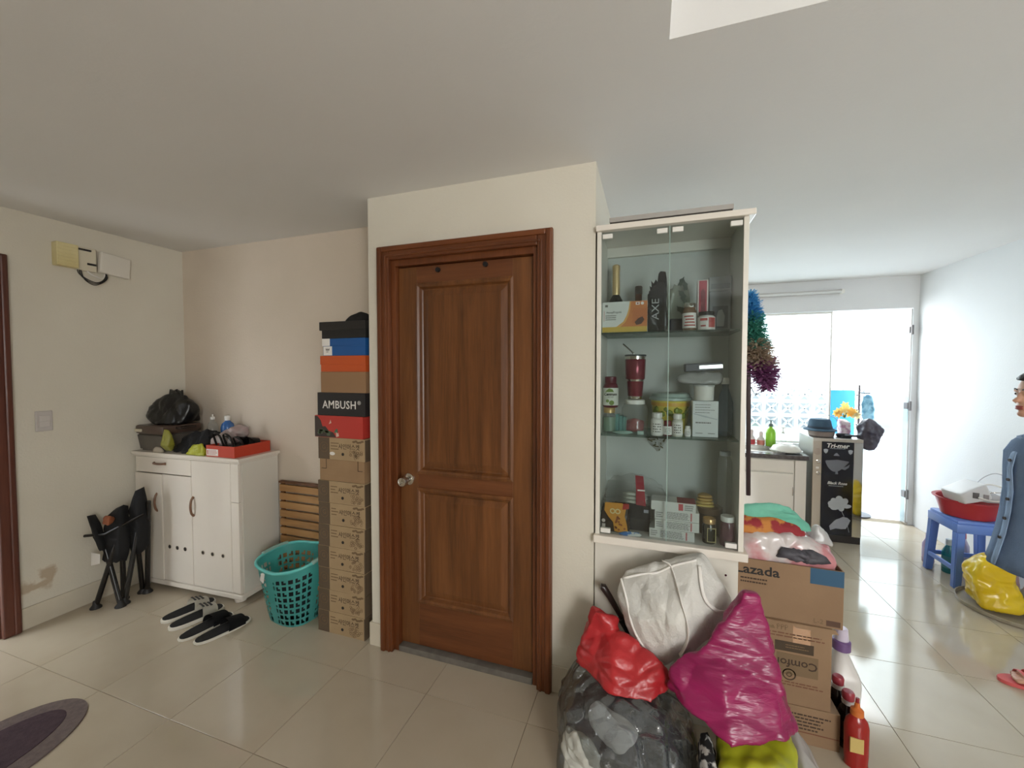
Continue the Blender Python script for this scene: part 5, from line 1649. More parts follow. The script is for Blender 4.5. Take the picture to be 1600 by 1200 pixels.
soft('white_bag', 'translucent white bag on the floor right of the lime bag', 'bag',
     [(.475, 1.40, 0), (.60, 1.45, 0), (.63, 1.62, 0), (.49, 1.72, 0), (.48, 1.45, .20), (.53, 1.48, .18), (.49, 1.66, .24), (.56, 1.66, .16)],
     M['milky_film'], sub=5, smooth=2, crumple=.012, freq=8, seed=95, zmin=.0008)
soft('patterned_bundle', 'black and white patterned cloth between the clear and lime bags', 'clothing',
     [(.175, 1.28, 0), (.235, 1.28, 0), (.18, 1.5, 0), (.22, 1.5, 0), (.165, 1.30, .26), (.215, 1.30, .27), (.165, 1.48, .30), (.215, 1.48, .30)],
     mat('black_white_cloth', (30, 30, 32), .8, c2=(206, 204, 200), scale=26, lo=.48, hi=.54), sub=4, smooth=1, crumple=.010, freq=12, zmin=.0008)
t = thing('folded_umbrella', 'dark umbrella leaning on the cabinet base, handle above the red bag', 'umbrella', (.0, 1.80, 0))
a, c = Vector((-.175, -.035, .56)), Vector((.03, .005, .20))
obj('furled_canopy', tube(NB(), [c, a.lerp(c, .35)], [.012, .020], 12), M['black_cloth'], t, smooth=40)
obj('handle', tube(NB(), [a.lerp(c, .35), a.lerp(c, .1), a + Vector((-.006, -.002, .004)), a + Vector((-.016, -.004, .006))], [.011, .013, .016, .012], 12), cm((52, 40, 38), .3), t, smooth=40)
# ------------------------------------------------------------------ kitchen corner by the balcony
t = thing('kitchen_counter', 'white kitchen sink counter with dark worktop edge under the bright window', 'counter', (.55, 4.20, 0))
# local x from -.775 (bathroom wall) to .775
bm = NB()
box(bm, -.775, .775, .03, .55, .08, .705); box(bm, -.775, .775, .07, .55, 0, .08)
obj('counter_body', bm, M['cab_side'], t)
SK = (.18, .62, .10, .46)
bm = NB()
box(bm, -.775, SK[0], 0, .56, .705, .745, .003); box(bm, SK[1], .79, 0, .56, .705, .745, .003)
box(bm, SK[0], SK[1], 0, SK[2], .705, .745, .001); box(bm, SK[0], SK[1], SK[3], .56, .705, .745, .001)
obj('worktop', bm, mat('dark_worktop', (66, 60, 60), .18, c2=(88, 82, 82), scale=40), t)
bm = NB()
box(bm, SK[0] - .015, SK[1] + .015, SK[2] - .015, SK[2] + .005, .745, .750, .002); box(bm, SK[0] - .015, SK[1] + .015, SK[3] - .005, SK[3] + .015, .745, .750, .002)
box(bm, SK[0] - .015, SK[0] + .005, SK[2], SK[3], .745, .750, .002); box(bm, SK[1] - .005, SK[1] + .015, SK[2], SK[3], .745, .750, .002)
box(bm, SK[0], SK[1], SK[2], SK[3], .600, .604); box(bm, SK[0], SK[0] + .003, SK[2], SK[3], .604, .746); box(bm, SK[1] - .003, SK[1], SK[2], SK[3], .604, .746)
box(bm, SK[0], SK[1], SK[2], SK[2] + .003, .604, .746); box(bm, SK[0], SK[1], SK[3] - .003, SK[3], .604, .746)
obj('steel_sink', bm, M['steel'], t)
for x0, x1 in ((-.765, -.29), (-.28, .20), (.21, .68)):
    d_ = obj('door', box(NB(), x0, x1, .012, .030, .09, .575, .003), M['cab_white'], t)
    obj('drawer_front', box(NB(), x0, x1, .012, .030, .585, .695, .003), M['cab_white'], t)
    obj('edge_pull', box(NB(), x1 - .010, x1 - .004, .006, .012, .38, .46, .002), M['chrome'], d_)
obj('end_panel', box(NB(), .688, .775, .012, .030, .03, .700, .003), M['cab_white'], t)

WZ = .7455
bottle('dish_soap', 'bright green dish soap pump bottle on the sink counter', 'bottle', (1.155, 4.66, WZ), [(0, 0), (.040, 0), (.044, .006), (.044, .13), (.036, .165), (.016, .185), (.016, .20)],
       mat('green_soap', (140, 196, 58), .25), cap=[(.018, .196), (.020, .198), (.018, .222), (.007, .226), (.007, .252), (.022, .254), (.022, .262), (0, .264)], capm=cm((80, 96, 90), .4))
bottle('pump_bottle', 'clear pump bottle right of the green dish soap', 'bottle', (1.262, 4.66, WZ), [(0, 0), (.028, 0), (.031, .005), (.031, .09), (.022, .115), (.012, .125), (.012, .135)],
       M['jar_clear'], cap=[(.014, .13), (.014, .15), (.005, .154), (.005, .185), (.026, .187), (.024, .197), (0, .198)], capm=M['white_plastic'])
for x, h, lab, c in ((.985, .10, 'small red labelled spice bottle at the window sill edge, left one', (176, 52, 58)), (1.07, .09, 'small red labelled spice bottle at the sill, right one beside green soap', (186, 110, 96))):
    t = bottle('spice_bottle', lab, 'bottle', (x, 4.66, WZ), [(0, 0), (.030, 0), (.033, .004), (.033, h * .75), (.016, h), (.015, h * 1.15)], cm((206, 196, 190), .3),
               cap=[(.017, h * 1.1), (.018, h * 1.45), (.008, h * 1.6), (0, h * 1.6)], capm=cm((206, 190, 186), .4), band=(h * .12, h * .62, .0335), bandm=cm(c, .4))
t = thing('serving_bowl', 'white shallow bowl upturned on a plate beside the water purifier', 'bowl', (1.205, 4.36, WZ))
obj('plate', lathe(NB(), [(0, .0), (.07, .0), (.128, .014), (.130, .018), (.07, .006), (0, .006)], 36), M['white_plastic'], t, smooth=40)
obj('bowl_body', lathe(NB(), [(.118, .018), (.120, .022), (.102, .055), (.055, .074), (.052, .080), (0, .080)], 36), mat('white_porcelain', (226, 222, 214), .15), t, smooth=40)

# water purifier cabinet: glass printed front between steel strips
PX, PY = 1.372, 4.22
t = thing('water_purifier', 'tall steel water purifier cabinet with black flower-printed glass front', 'purifier', (PX, PY, 0))
PW, PD, PH = .362, .36, .908
bm = NB(); box(bm, .0, PW, .012, PD, .045, PH, .004)
obj('steel_case', bm, mat('satin_steel', (176, 172, 166), .35, .85), t)
obj('plinth', box(NB(), .002, PW - .002, .002, PD, .0, .062, .003), cm((44, 40, 40), .4), t)
lp = obj('control_strip', box(NB(), .0, .066, .0, .012, .062, PH - .028, .002), mat('warm_steel', (186, 176, 162), .3, .8), t)
for z, r_ in ((.70, .014), (.595, .012)):
    obj('push_button', lathe(NB(), [(r_ * 1.3, 0), (r_ * 1.3, .003), (r_, .004), (r_ * .9, .008), (0, .008)], 18), M['chrome'], lp, loc=(.040, 0, z), rot=(R(90), 0, 0), smooth=40)
obj('pressure_gauge', lathe(NB(), [(.030, 0), (.030, .003), (.027, .004), (0, .004)], 24), cm((176, 160, 146), .4), lp, loc=(.034, 0, .790), rot=(R(90), 0, 0), smooth=40)
obj('indicator_lamp', box(NB(), .024, .046, -.002, 0, .637, .655), M['white_ink'], lp)
obj('header_strip', box(NB(), 0, PW, .0, .012, PH - .028, PH, .002), mat('warm_steel_head', (196, 188, 176), .3, .6), t)
obj('mirror_strip', box(NB(), .296, PW, .0, .012, .062, PH - .028, .002), M['mirror'], t)
gf = obj('printed_glass', box(NB(), .067, .295, -.002, .012, .064, PH - .029, .001), mat('black_printed_glass', (22, 24, 36), .12), t)
GY_ = -.0022
pale = mat('pale_print', (176, 180, 186), .4)
text('Tri-mer', .052, M['white_ink'], gf, (.178, GY_, .846), shear=.2, bold=.0015, sx=.98)
bm = NB(); lines(bm, .125, .245, .820, .826, GY_, 1, h=.7)
for sgn, x in ((1, .094), (1, .272)):
    poly(bm, [(x - .017, .812), (x, .818), (x + .017, .812), (x + .013, .788), (x, .776), (x - .013, .788)], .0006, 'Y', GY_ - .0006)
obj('badge_print', bm, pale, gf)
bm = NB()
poly(bm, [(.150, .760), (.165, .783), (.176, .786), (.196, .760)], .0006, 'Y', GY_ - .0006)
bw = [(.092 + .168 * i / 12, .705 - .085 * math.sin(math.pi * (i / 12) ** .8)) for i in range(13)]
poly(bm, bw + [(.262, .716), (.18, .726), (.096, .716)], .0006, 'Y', GY_ - .0006)
poly(bm, [(.168, .626), (.184, .626), (.186, .60), (.166, .60)], .0006, 'Y', GY_ - .0006)
poly(bm, [(.20, .650), (.246, .672), (.268, .690), (.262, .664), (.235, .640)], .0006, 'Y', GY_ - .0012)
obj('bowl_print', bm, cm((122, 124, 132), .4), gf)
text('Black Rose', .034, M['white_ink'], gf, (.180, GY_, .520), shear=.35, bold=.0008, sx=.95)
bm = NB(); lines(bm, .120, .245, .492, .500, GY_, 1, h=.6)
obj('small_print', bm, pale, gf)
bm = NB()
petals = [(.150, .335, .042, .028, 150), (.165, .360, .040, .026, 120), (.200, .378, .044, .028, 95), (.236, .362, .044, .026, 60), (.256, .325, .040, .017, 8), (.175, .310, .050, .022, 200), (.215, .305, .034, .022, 270), (.195, .335, .040, .030, 90), (.145, .315, .030, .016, 170)]
for k, (x, z, a_, b_, g_) in enumerate(petals):
    g_ = R(g_)
    poly(bm, [(x + a_ * .8 * math.cos(q) * math.cos(g_) - b_ * math.sin(q) * math.sin(g_), z + a_ * .8 * math.cos(q) * math.sin(g_) + b_ * math.sin(q) * math.cos(g_)) for q in [i * 2 * math.pi / 14 for i in range(14)]], .0004, 'Y', GY_ - .0005 - .0003 * k)
obj('flower_print', bm, cm((190, 194, 196), .4), gf)
bm = NB(); tube(bm, [(.212, GY_ - .0006, .295), (.238, GY_ - .0006, .235)], .002, 5); tube(bm, [(.258, GY_ - .0008, .18), (.276, GY_ - .0008, .10)], .0018, 5)
obj('stem_print', bm, pale, gf)
bm = NB()
poly(bm, [(.140, .105), (.132, .14), (.150, .165), (.168, .190), (.185, .205), (.205, .215), (.230, .232), (.262, .226), (.284, .205), (.270, .165), (.252, .128), (.22, .122), (.18, .124)], .0006, 'Y', GY_ - .0006)
obj('leaf_print', bm, cm((162, 165, 172), .4), gf)

TZ = PH + .0005
t = thing('shallow_pot', 'grey shallow pot with dark strap on top of the water purifier', 'pot', (1.475, 4.36, TZ))
obj('pot_body', lathe(NB(), [(0, 0), (.085, 0), (.093, .006), (.100, .045), (.104, .050), (.098, .052)], 36), cm((150, 136, 130), .4), t, smooth=40)
t = thing('bucket_hat', 'blue-grey felt hat resting tilted on the grey pot', 'hat', (1.465, 4.36, TZ + .0525))
bm = lathe(NB(), [(.125, 0.002), (.122, .010), (.092, .022), (.080, .090), (.070, .102), (0, .106)], 32)
obj('crown', bm, mat('slate_felt', (66, 92, 112), .85, c2=(58, 82, 102), scale=14), t, smooth=40)
obj('hat_band', lathe(NB(), [(.0925, .022), (.0945, .023), (.0905, .040), (.0885, .039)], 32), cm((52, 66, 82), .8), t, smooth=40)
t = thing('pan_lid', 'dark shallow pan with long handle on the purifier top', 'pan', (1.64, 4.34, TZ))
obj('pan_body', lathe(NB(), [(0, 0), (.050, 0), (.058, .012), (.061, .026), (.056, .026), (.05, .008), (0, .006)], 28), cm((46, 50, 58), .35), t, smooth=40)
obj('handle', tube(NB(), [(-.01, -.055, .022), (.02, -.09, .026), (.075, -.115, .030)], [.008, .008, .010], 8), cm((36, 36, 42), .35), t, smooth=True)
soft('black_bag', 'dark shiny plastic bag bulging off the purifier\'s right end', 'bag',
     [(1.745, 4.34, .87), (1.79, 4.30, 1.06), (1.815, 4.34, 1.10), (1.93, 4.34, .99), (1.92, 4.40, .93), (1.85, 4.32, .80), (1.79, 4.36, .80), (1.90, 4.42, .95), (1.80, 4.44, .95), (1.745, 4.38, 1.02)],
     mat('charcoal_bag', (66, 62, 74), .22, c2=(96, 92, 104), scale=9), sub=5, smooth=1, crumple=.014, freq=11, seed=101)
soft('flower_bag', 'pink patterned bag standing on the purifier behind the dark bag', 'bag',
     [(1.665, 4.44, TZ), (1.725, 4.44, TZ), (1.665, 4.56, TZ), (1.725, 4.56, TZ), (1.65, 4.46, 1.04), (1.74, 4.46, 1.02), (1.66, 4.54, 1.06), (1.73, 4.54, 1.05)],
     mat('pink_pattern_bag', (236, 220, 226), .5, c2=(196, 150, 176), scale=24, lo=.5, hi=.6), sub=4, smooth=1, crumple=.006, freq=14, zmin=TZ)
t = thing('artificial_flowers', 'pale yellow bunch of cloth flowers above the purifier', 'flowers', (1.70, 4.51, 1.066))
rn = random.Random(31)
for k in range(13):
    c = Vector((rn.uniform(-.06, .09), rn.uniform(-.05, .05), rn.uniform(.02, .13)))
    bm = NB()
    for j in range(6):
        a = j * 1.047 + k
        dv = Vector((math.cos(a), rn.uniform(-.4, .2), math.sin(a))).normalized()
        p = dv.cross(Vector((0, 1, 0))).normalized() * .012
        bm.faces.new([bm.verts.new(v) for v in (c, c + dv * .022 + p, c + dv * .042, c + dv * .022 - p)])
    bmesh.ops.solidify(bm, geom=bm.faces[:], thickness=.003)
    obj('flower', bm, cm(((250, 226, 160), (250, 210, 130), (246, 236, 200))[k % 3], .7), t)
bm = NB(); tube(bm, [(0, 0, .0), (.01, 0, .05)], .012, 8)
obj('stem', bm, cm((120, 140, 90), .7), t)
t = thing('wire_hoop', 'thin pale wire hoop standing behind the felt hat', 'hoop', (1.585, 4.53, TZ))
obj('wire', tube(NB(), [(.075 * math.cos(k * .2618), .0, .078 + .075 * math.sin(k * .2618) + .02) for k in range(24)], .003, 6, closed=True), cm((150, 160, 168), .3), t, smooth=True)
obj('wire_foot', tube(NB(), [(0, 0, .026), (0, 0, .0)], .004, 6), cm((150, 160, 168), .3), t)

# tube lamp on the beam (switched off)
t = thing('tube_lamp', 'long unlit fluorescent tube lamp on the beam above the window', 'lamp', (1.20, YB, 2.285))
obj('batten', box(NB(), -.62, .62, -.035, 0, -.016, .022, .003), cm((190, 186, 182), .4), t)
bm = tube(NB(), [(-.59, -.055, -.004), (.59, -.055, -.004)], .013, 14)
obj('glass_tube', bm, cm((214, 214, 212), .25), t, smooth=40)
for x in (-.60, .60):
    obj('lamp_holder', box(NB(), x - .012, x + .012, -.070, -.0, -.022, .020, .003), M['white_plastic'], t)

# ------------------------------------------------------------------ balcony things
t = thing('blue_board', 'bright blue board standing on the balcony behind the purifier', 'board', (2.13, 5.75, 0))
obj('panel_sheet', box(NB(), -.10, .14, 0, .02, .02, 1.27, .003), cm((44, 140, 196), .4), t)
obj('panel_foot', box(NB(), -.10, .14, -.09, .11, 0, .02, .003), cm((200, 204, 206), .4), t)
t = thing('drying_rack', 'dark drying-rack pole with side arm on the balcony', 'rack', (2.055, 5.12, 0))
obj('pole', tube(NB(), [(0, 0, .01), (0, 0, 1.35)], .009, 10), cm((84, 80, 84), .4), t, smooth=40)
obj('arm', tube(NB(), [(.0, 0, 1.27), (.10, .02, 1.265)], .007, 8), cm((110, 130, 140), .4), t, smooth=40)
obj('rack_base', lathe(NB(), [(0, 0), (.12, 0), (.12, .012), (.02, .022), (0, .022)], 24), cm((84, 80, 84), .4), t, smooth=40)
soft('hanging_laundry', 'pale blue cloth hanging from the drying-rack arm behind the glass door', 'laundry',
     [(2.08, 5.12, 1.265), (2.17, 5.14, 1.262), (2.06, 5.10, 1.0), (2.20, 5.13, .98), (2.12, 5.16, .96), (2.16, 5.10, 1.2), (2.14, 5.18, 1.1)],
     mat('pale_blue_cloth', (150, 196, 216), .8, c2=(96, 150, 180), scale=18, lo=.45, hi=.6), sub=4, smooth=1, crumple=.012, freq=12, seed=9)

# ------------------------------------------------------------------ stool, basin and bottles by the right wall
t = thing('plastic_stool', 'blue plastic stool by the right wall carrying the red basin', 'stool', (2.165, 3.74, 0))
blue = mat('blue_stool_plastic', (112, 146, 222), .35, c2=(105, 139, 216), scale=6)
SH = .47
obj('seat', box(NB(), -.150, .150, -.150, .150, SH - .03, SH, .012), blue, t, smooth=40)
bm = NB()
obj('apron', box(bm, -.157, .157, -.157, .157, SH - .085, SH - .022, .008), blue, t, smooth=40)
for sx in (-1, 1):
    for sy in (-1, 1):
        bm = NB()
        b0 = [(sx * .128, sy * .170), (sx * .170, sy * .170), (sx * .170, sy * .128), (sx * .128, sy * .128)]
        b1 = [(sx * .106, sy * .155), (sx * .155, sy * .155), (sx * .155, sy * .106), (sx * .106, sy * .106)]
        v0 = [bm.verts.new((x, y, 0)) for x, y in b0]; v1 = [bm.verts.new((x, y, SH - .08)) for x, y in b1]
        bm.faces.new(v0); bm.faces.new(v1)
        for k in range(4): bm.faces.new((v0[k], v0[(k + 1) % 4], v1[(k + 1) % 4], v1[k]))
        bmesh.ops.recalc_face_normals(bm, faces=bm.faces)
        bmesh.ops.bevel(bm, geom=bm.edges[:], offset=.005, segments=2, affect='EDGES')
        obj('leg', bm, blue, t, smooth=40)
for s in (-1, 1):
    obj('stretcher', box(NB(), -.130, .130, s * .155 - .008, s * .155 + .008, .115, .145, .003), blue, t)
    obj('stretcher', box(NB(), s * .155 - .008, s * .155 + .008, -.130, .130, .115, .145, .003), blue, t)
t = thing('wash_basin', 'round red plastic basin on the blue stool', 'basin', (2.15, 3.74, SH + .0005))
obj('basin_body', lathe(NB(), [(0, 0), (.125, 0), (.135, .006), (.166, .115), (.182, .122), (.182, .128), (.160, .124), (.128, .012), (0, .010)], 40), mat('red_basin_plastic', (172, 44, 54), .32), t, smooth=40)
BZ = SH + .129
t = thing('appliance_base', 'white round-cornered appliance tilted in the red basin', 'appliance', (2.105, 3.66, BZ + .012), R(12))
bm = hull([(-.09, -.08, .0), (.08, -.08, .0), (-.09, .08, .0), (.08, .08, .0), (-.10, -.08, .075), (.07, -.07, .105), (-.10, .08, .075), (.07, .08, .11), (.11, -.03, .06), (.11, .05, .06)], sub=5, smooth=1, crumple=0)
bmesh.ops.rotate(bm, cent=(0, 0, 0), matrix=Matrix.Rotation(R(-14), 3, 'Y'), verts=bm.verts)
obj('housing', bm, cm((206, 204, 204), .35), t, smooth=50)
o = obj('dark_socket', poly(NB(), [(-.045, .028), (-.01, .022), (-.008, .062), (-.045, .066)], .004, 'Y', -.084), cm((96, 92, 92), .5), t)
o = obj('print_mark', poly(NB(), [(.02, .025), (.05, .020), (.05, .05), (.02, .054)], .004, 'Y', -.084), cm((140, 132, 132), .5), t)
obj('carry_handle', tube(NB(), spline([(.05, .02, .08), (.10, .02, .14), (.17, .02, .175), (.24, .02, .16), (.29, .02, .14)], 5), .0035, 8), cm((196, 196, 200), .3), t, smooth=True)
obj('power_cord', tube(NB(), spline([(-.02, -.09, .035), (.03, -.12, .022), (.10, -.12, .025), (.17, -.10, .05), (.18, -.05, .085), (.13, -.02, .105), (.10, .0, .10)], 6), .005, 8), M['white_plastic'], t, smooth=True)
soft('grey_cloth', 'light grey folded cloth over the red basin\'s right rim', 'cloth',
     [(2.12, 3.62, BZ + .002), (2.29, 3.60, BZ + .003), (2.15, 3.86, BZ + .002), (2.28, 3.85, BZ + .002), (2.15, 3.64, BZ + .055), (2.28, 3.64, BZ + .045), (2.27, 3.8, BZ + .06), (2.20, 3.60, BZ + .01)],
     mat('light_grey_cloth', (186, 184, 186), .8, bump=.3, bscale=60), sub=4, smooth=1, crumple=.009, freq=12, zmin=BZ)
t = thing('wire_rack', 'bent metal wire rod lying on the grey cloth beside the person', 'rod', (2.28, 3.70, BZ + .062))
obj('wire', tube(NB(), [(-.06, -.04, .002), (.0, -.03, .004), (.08, .0, .03)], .004, 8), M['chrome'], t, smooth=True)
for lab, x, y, r_, h, c, cc in (('purple bottle on the floor at the blue stool\'s left side', 2.085, 4.02, .036, .23, (196, 176, 210), (214, 206, 220)), ('teal detergent bottle behind the stool\'s front left leg', 2.125, 3.86, .040, .25, (34, 120, 128), (190, 200, 200)),
                               ('clear green-capped bottle under the blue stool, left of its pair', 2.205, 3.70, .032, .20, (206, 210, 204), (60, 150, 80)), ('clear green-capped bottle under the blue stool, right of its pair', 2.265, 3.66, .026, .18, (196, 206, 198), (66, 160, 84)),
                               ('pink-topped white bottle behind the stool', 2.26, 3.97, .038, .28, (216, 200, 206), (206, 96, 110))):
    bottle('cleaning_bottle', lab, 'bottle', (x, y, 0.0005), [(0, 0), (r_ * .92, 0), (r_, .005), (r_, h * .62), (r_ * .5, h * .80), (r_ * .42, h * .86)], cm(c, .25),
           cap=[(r_ * .5, h * .82), (r_ * .55, h * .83), (r_ * .5, h * .99), (0, h)], capm=cm(cc, .35), band=(h * .15, h * .5, r_ + .0004), bandm=cm(tuple(int(v * .8 + 40) for v in c), .4))
t = thing('round_tray', 'large round tray on the floor under the yellow bag', 'tray', (2.17, 3.36, 0))
obj('tray_plate', lathe(NB(), [(0, 0), (.235, 0), (.250, .004), (.255, .026), (.248, .027), (.242, .008), (0, .006)], 48), mat('tray_metal', (176, 168, 150), .35, c2=(150, 140, 120), scale=9), t, smooth=40)
soft('yellow_bag', 'shiny yellow plastic bag standing on the round tray', 'bag',
     [(1.965, 3.26, .03), (2.12, 3.22, .03), (2.0, 3.46, .03), (2.15, 3.44, .03), (1.925, 3.27, .20), (1.96, 3.27, .32), (2.07, 3.28, .36), (2.14, 3.30, .22), (2.16, 3.26, .06), (2.06, 3.44, .33), (1.95, 3.42, .24)],
     mat('yellow_bag_plastic', (222, 186, 20), .22, c2=(236, 204, 50), scale=6), sub=5, smooth=1, crumple=.016, freq=9, seed=111, zmin=.0285, stretch=(.7, 1, 1.5))
soft('foil_bag', 'silver-green foil bag right of the yellow bag on the tray', 'bag',
     [(2.185, 3.20, .03), (2.30, 3.24, .03), (2.19, 3.40, .03), (2.30, 3.40, .03), (2.19, 3.24, .20), (2.28, 3.26, .22), (2.24, 3.36, .24)],
     mat('foil_bag_plastic', (150, 166, 150), .2, .5, c2=(206, 206, 200), scale=12), sub=4, smooth=1, crumple=.014, freq=12, seed=7, zmin=.0285)
soft('pink_cloth', 'pale pink cloth bundle behind the yellow and foil bags', 'cloth',
     [(2.14, 3.47, .01), (2.27, 3.46, .03), (2.15, 3.545, .03), (2.27, 3.545, .03), (2.15, 3.48, .33), (2.26, 3.48, .31), (2.2, 3.53, .35)],
     mat('pale_pink_cloth', (222, 190, 200), .8), sub=4, smooth=1, crumple=.01, freq=12, zmin=.0285)

# ------------------------------------------------------------------ the person at the right edge
PXX, PYY = 1.709, 2.48
t = thing('person', 'person in a blue denim buttoned shirt and pink sandals, standing at the right', 'person', (PXX, PYY, 0))


def skin_mesh(verts, edges, radii, root=0, sub=2):
    me = bpy.data.meshes.new('tmp')
    me.from_pydata(verts, edges, [])
    o = bpy.data.objects.new('tmp', me); COL.objects.link(o)
    m = o.modifiers.new('s', 'SKIN'); m.use_smooth_shade = True
    for k, r_ in enumerate(radii):
        me.skin_vertices[0].data[k].radius = r_ if isinstance(r_, tuple) else (r_, r_)
        me.skin_vertices[0].data[k].use_root = (k == root)
    s = o.modifiers.new('d', 'SUBSURF'); s.levels = sub; s.render_levels = sub
    dg = bpy.context.evaluated_depsgraph_get()
    out = bpy.data.meshes.new_from_object(o.evaluated_get(dg))
    bpy.data.objects.remove(o)
    return out


V, E, RD = [], [], []


def jn(p, r_, parent=None):
    V.append(p); RD.append(r_)
    if parent is not None: E.append((parent, len(V) - 1))
    return len(V) - 1


# facing -X; y is the body's left/right
pel = jn((.035, 0, .78), (.125, .095))
wai = jn((.022, 0, .92), (.105, .080), pel)
che = jn((.008, 0, 1.08), (.125, .088), wai)
nb_ = jn((.005, 0, 1.205), (.060, .055), che)
nk = jn((-.008, 0, 1.265), (.048, .048), nb_)
hd = jn((-.02, 0, 1.33), (.050, .055), nk)
FX = {1: .105, -1: .235}          # how far each foot stands behind the head line
for s in (-1, 1):
    f_ = FX[s]
    hip = jn((.04 + f_ * .1, s * .075, .72), .078, pel)
    kn_ = jn((.0 + f_ * .5, s * .085, .40), .050, hip)
    an = jn((.015 + f_, s * .085, .075), .033, kn_)
    he = jn((.03 + f_, s * .085, .040), .030, an)
    ba = jn((-.09 + f_, s * .095, .034), (.036, .022), he)
    sh = jn((.012, s * .145, 1.16), .048, che)
    el = jn((.085, s * .205, .94), .036, sh)
    wr = jn((.070, s * .215, .73), .024, el)
    pm = jn((.050, s * .212, .675), (.030, .016), wr)
me1 = skin_mesh(V, E, RD, 0, 2)
bm = NB(); bm.from_mesh(me1)
for s in (-1, 1):        # fingers: five unequal bent chains rooted in the palm; toes
    px_, py_, pz_ = .050, s * .212, .675
    fv, fe, fr = [], [], []
    for k, ln in enumerate((.062, .070, .066, .050)):
        o_ = len(fv)
        yy = py_ + (k - 1.5) * .017
        a = [(px_ + .010, yy, pz_ + .006), (px_ - .022, yy, pz_ - .018), (px_ - .022 - ln * .40, yy, pz_ - .022 - ln * .45), (px_ - .018 - ln * .45, yy, pz_ - .026 - ln * .95)]
        fv += a; fr += [.0095, .0090, .0082, .0068]; fe += [(o_, o_ + 1), (o_ + 1, o_ + 2), (o_ + 2, o_ + 3)]
        m_ = skin_mesh(a, [(0, 1), (1, 2), (2, 3)], [.0095, .0090, .0082, .0068], 0, 1); bm.from_mesh(m_)
    m_ = skin_mesh([(px_ + .02, py_ - s * .018, pz_ + .012), (px_ - .005, py_ - s * .042, pz_ - .012), (px_ - .030, py_ - s * .046, pz_ - .034)], [(0, 1), (1, 2)], [.011, .010, .008], 0, 1); bm.from_mesh(m_)
    for k, (ln, rr) in enumerate(((.062, .0125), (.062, .0095), (.056, .009), (.048, .0085), (.038, .008))):
        yy = s * .095 - s * (2 - k) * .0165
        m_ = skin_mesh([(-.085 + FX[s], yy, .034), (-.105 + FX[s] - ln * .35, yy, .034), (-.100 + FX[s] - ln * .95, yy, .029)], [(0, 1), (1, 2)], [rr * 1.2, rr * 1.05, rr * .9], 0, 1); bm.from_mesh(m_)
# head: egg cranium, jaw, nose, lips, brow, ears joined by a voxel remesh into one surface
HC = Vector((-.030, 0, 1.392))


def egg(c, r3, s=3):
    bmesh.ops.create_icosphere(bm, subdivisions=s, radius=1, matrix=Matrix.Translation(c) @ Matrix.Diagonal((*r3, 1)))


egg(HC + Vector((.008, 0, .022)), (.094, .074, .084))
egg(HC + Vector((-.030, 0, -.045)), (.058, .056, .062))
egg(HC + Vector((-.072, 0, -.088)), (.020, .022, .016))
egg(HC + Vector((-.087, 0, -.012)), (.010, .009, .024), 2)
egg(HC + Vector((-.099, 0, -.028)), (.013, .013, .010), 2)
egg(HC + Vector((-.086, 0, -.055)), (.009, .020, .006), 2)
egg(HC + Vector((-.084, 0, -.066)), (.009, .018, .006), 2)
for s in (-1, 1):
    egg(HC + Vector((-.072, s * .032, .016)), (.014, .022, .008), 2)
    egg(HC + Vector((-.060, s * .042, -.030)), (.020, .018, .020), 2)
    egg(HC + Vector((.014, s * .074, -.012)), (.016, .009, .028), 2)
bme = bpy.data.meshes.new('body'); bm.to_mesh(bme); bm.free()
bo = bpy.data.objects.new('tmp', bme); COL.objects.link(bo)
rm = bo.modifiers.new('r', 'REMESH'); rm.mode = 'VOXEL'; rm.voxel_size = .0045
sm = bo.modifiers.new('s', 'SMOOTH'); sm.iterations = 4; sm.factor = .5
dg = bpy.context.evaluated_depsgraph_get()
bme2 = bpy.data.meshes.new_from_object(bo.evaluated_get(dg)); bpy.data.objects.remove(bo)
bme2.name = 'body'; bme2.materials.clear(); bme2.materials.append(M['skin'])
bme2.polygons.foreach_set('use_smooth', [True] * len(bme2.polygons))
body = bpy.data.objects.new('body', bme2); COL.objects.link(body); body.parent = t
for s in (-1, 1):
    bm = NB(); bmesh.ops.create_icosphere(bm, subdivisions=2, radius=.0095)
    ey = obj('eye', bm, M['white_ink'], t, loc=HC + Vector((-.0745, s * .030, .002)), smooth=True)
    bm = NB(); bmesh.ops.create_icosphere(bm, subdivisions=2, radius=.0052)
    obj('iris', bm, cm((32, 22, 18), .2), ey, loc=(-.0062, s * .001, 0), smooth=True)
    obj('eyebrow', tube(NB(), spline([HC + Vector(p) for p in ((-.088, s * .014, .021), (-.086, s * .030, .026), (-.076, s * .046, .021))], 4), .0026, 6), M['hair'], t, smooth=True)
bm = NB()
for dz, r_ in ((-.0555, .0045), (-.0640, .0052)):
    tube(bm, spline([HC + Vector(p) for p in ((-.086, -.018, dz), (-.094, 0, dz), (-.086, .018, dz))], 4), [r_ * .5] + [r_] * 7 + [r_ * .5], 8)
obj('lips', bm, cm((150, 74, 70), .4), t, smooth=True)
hb = NB()
bmesh.ops.create_icosphere(hb, subdivisions=4, radius=1)
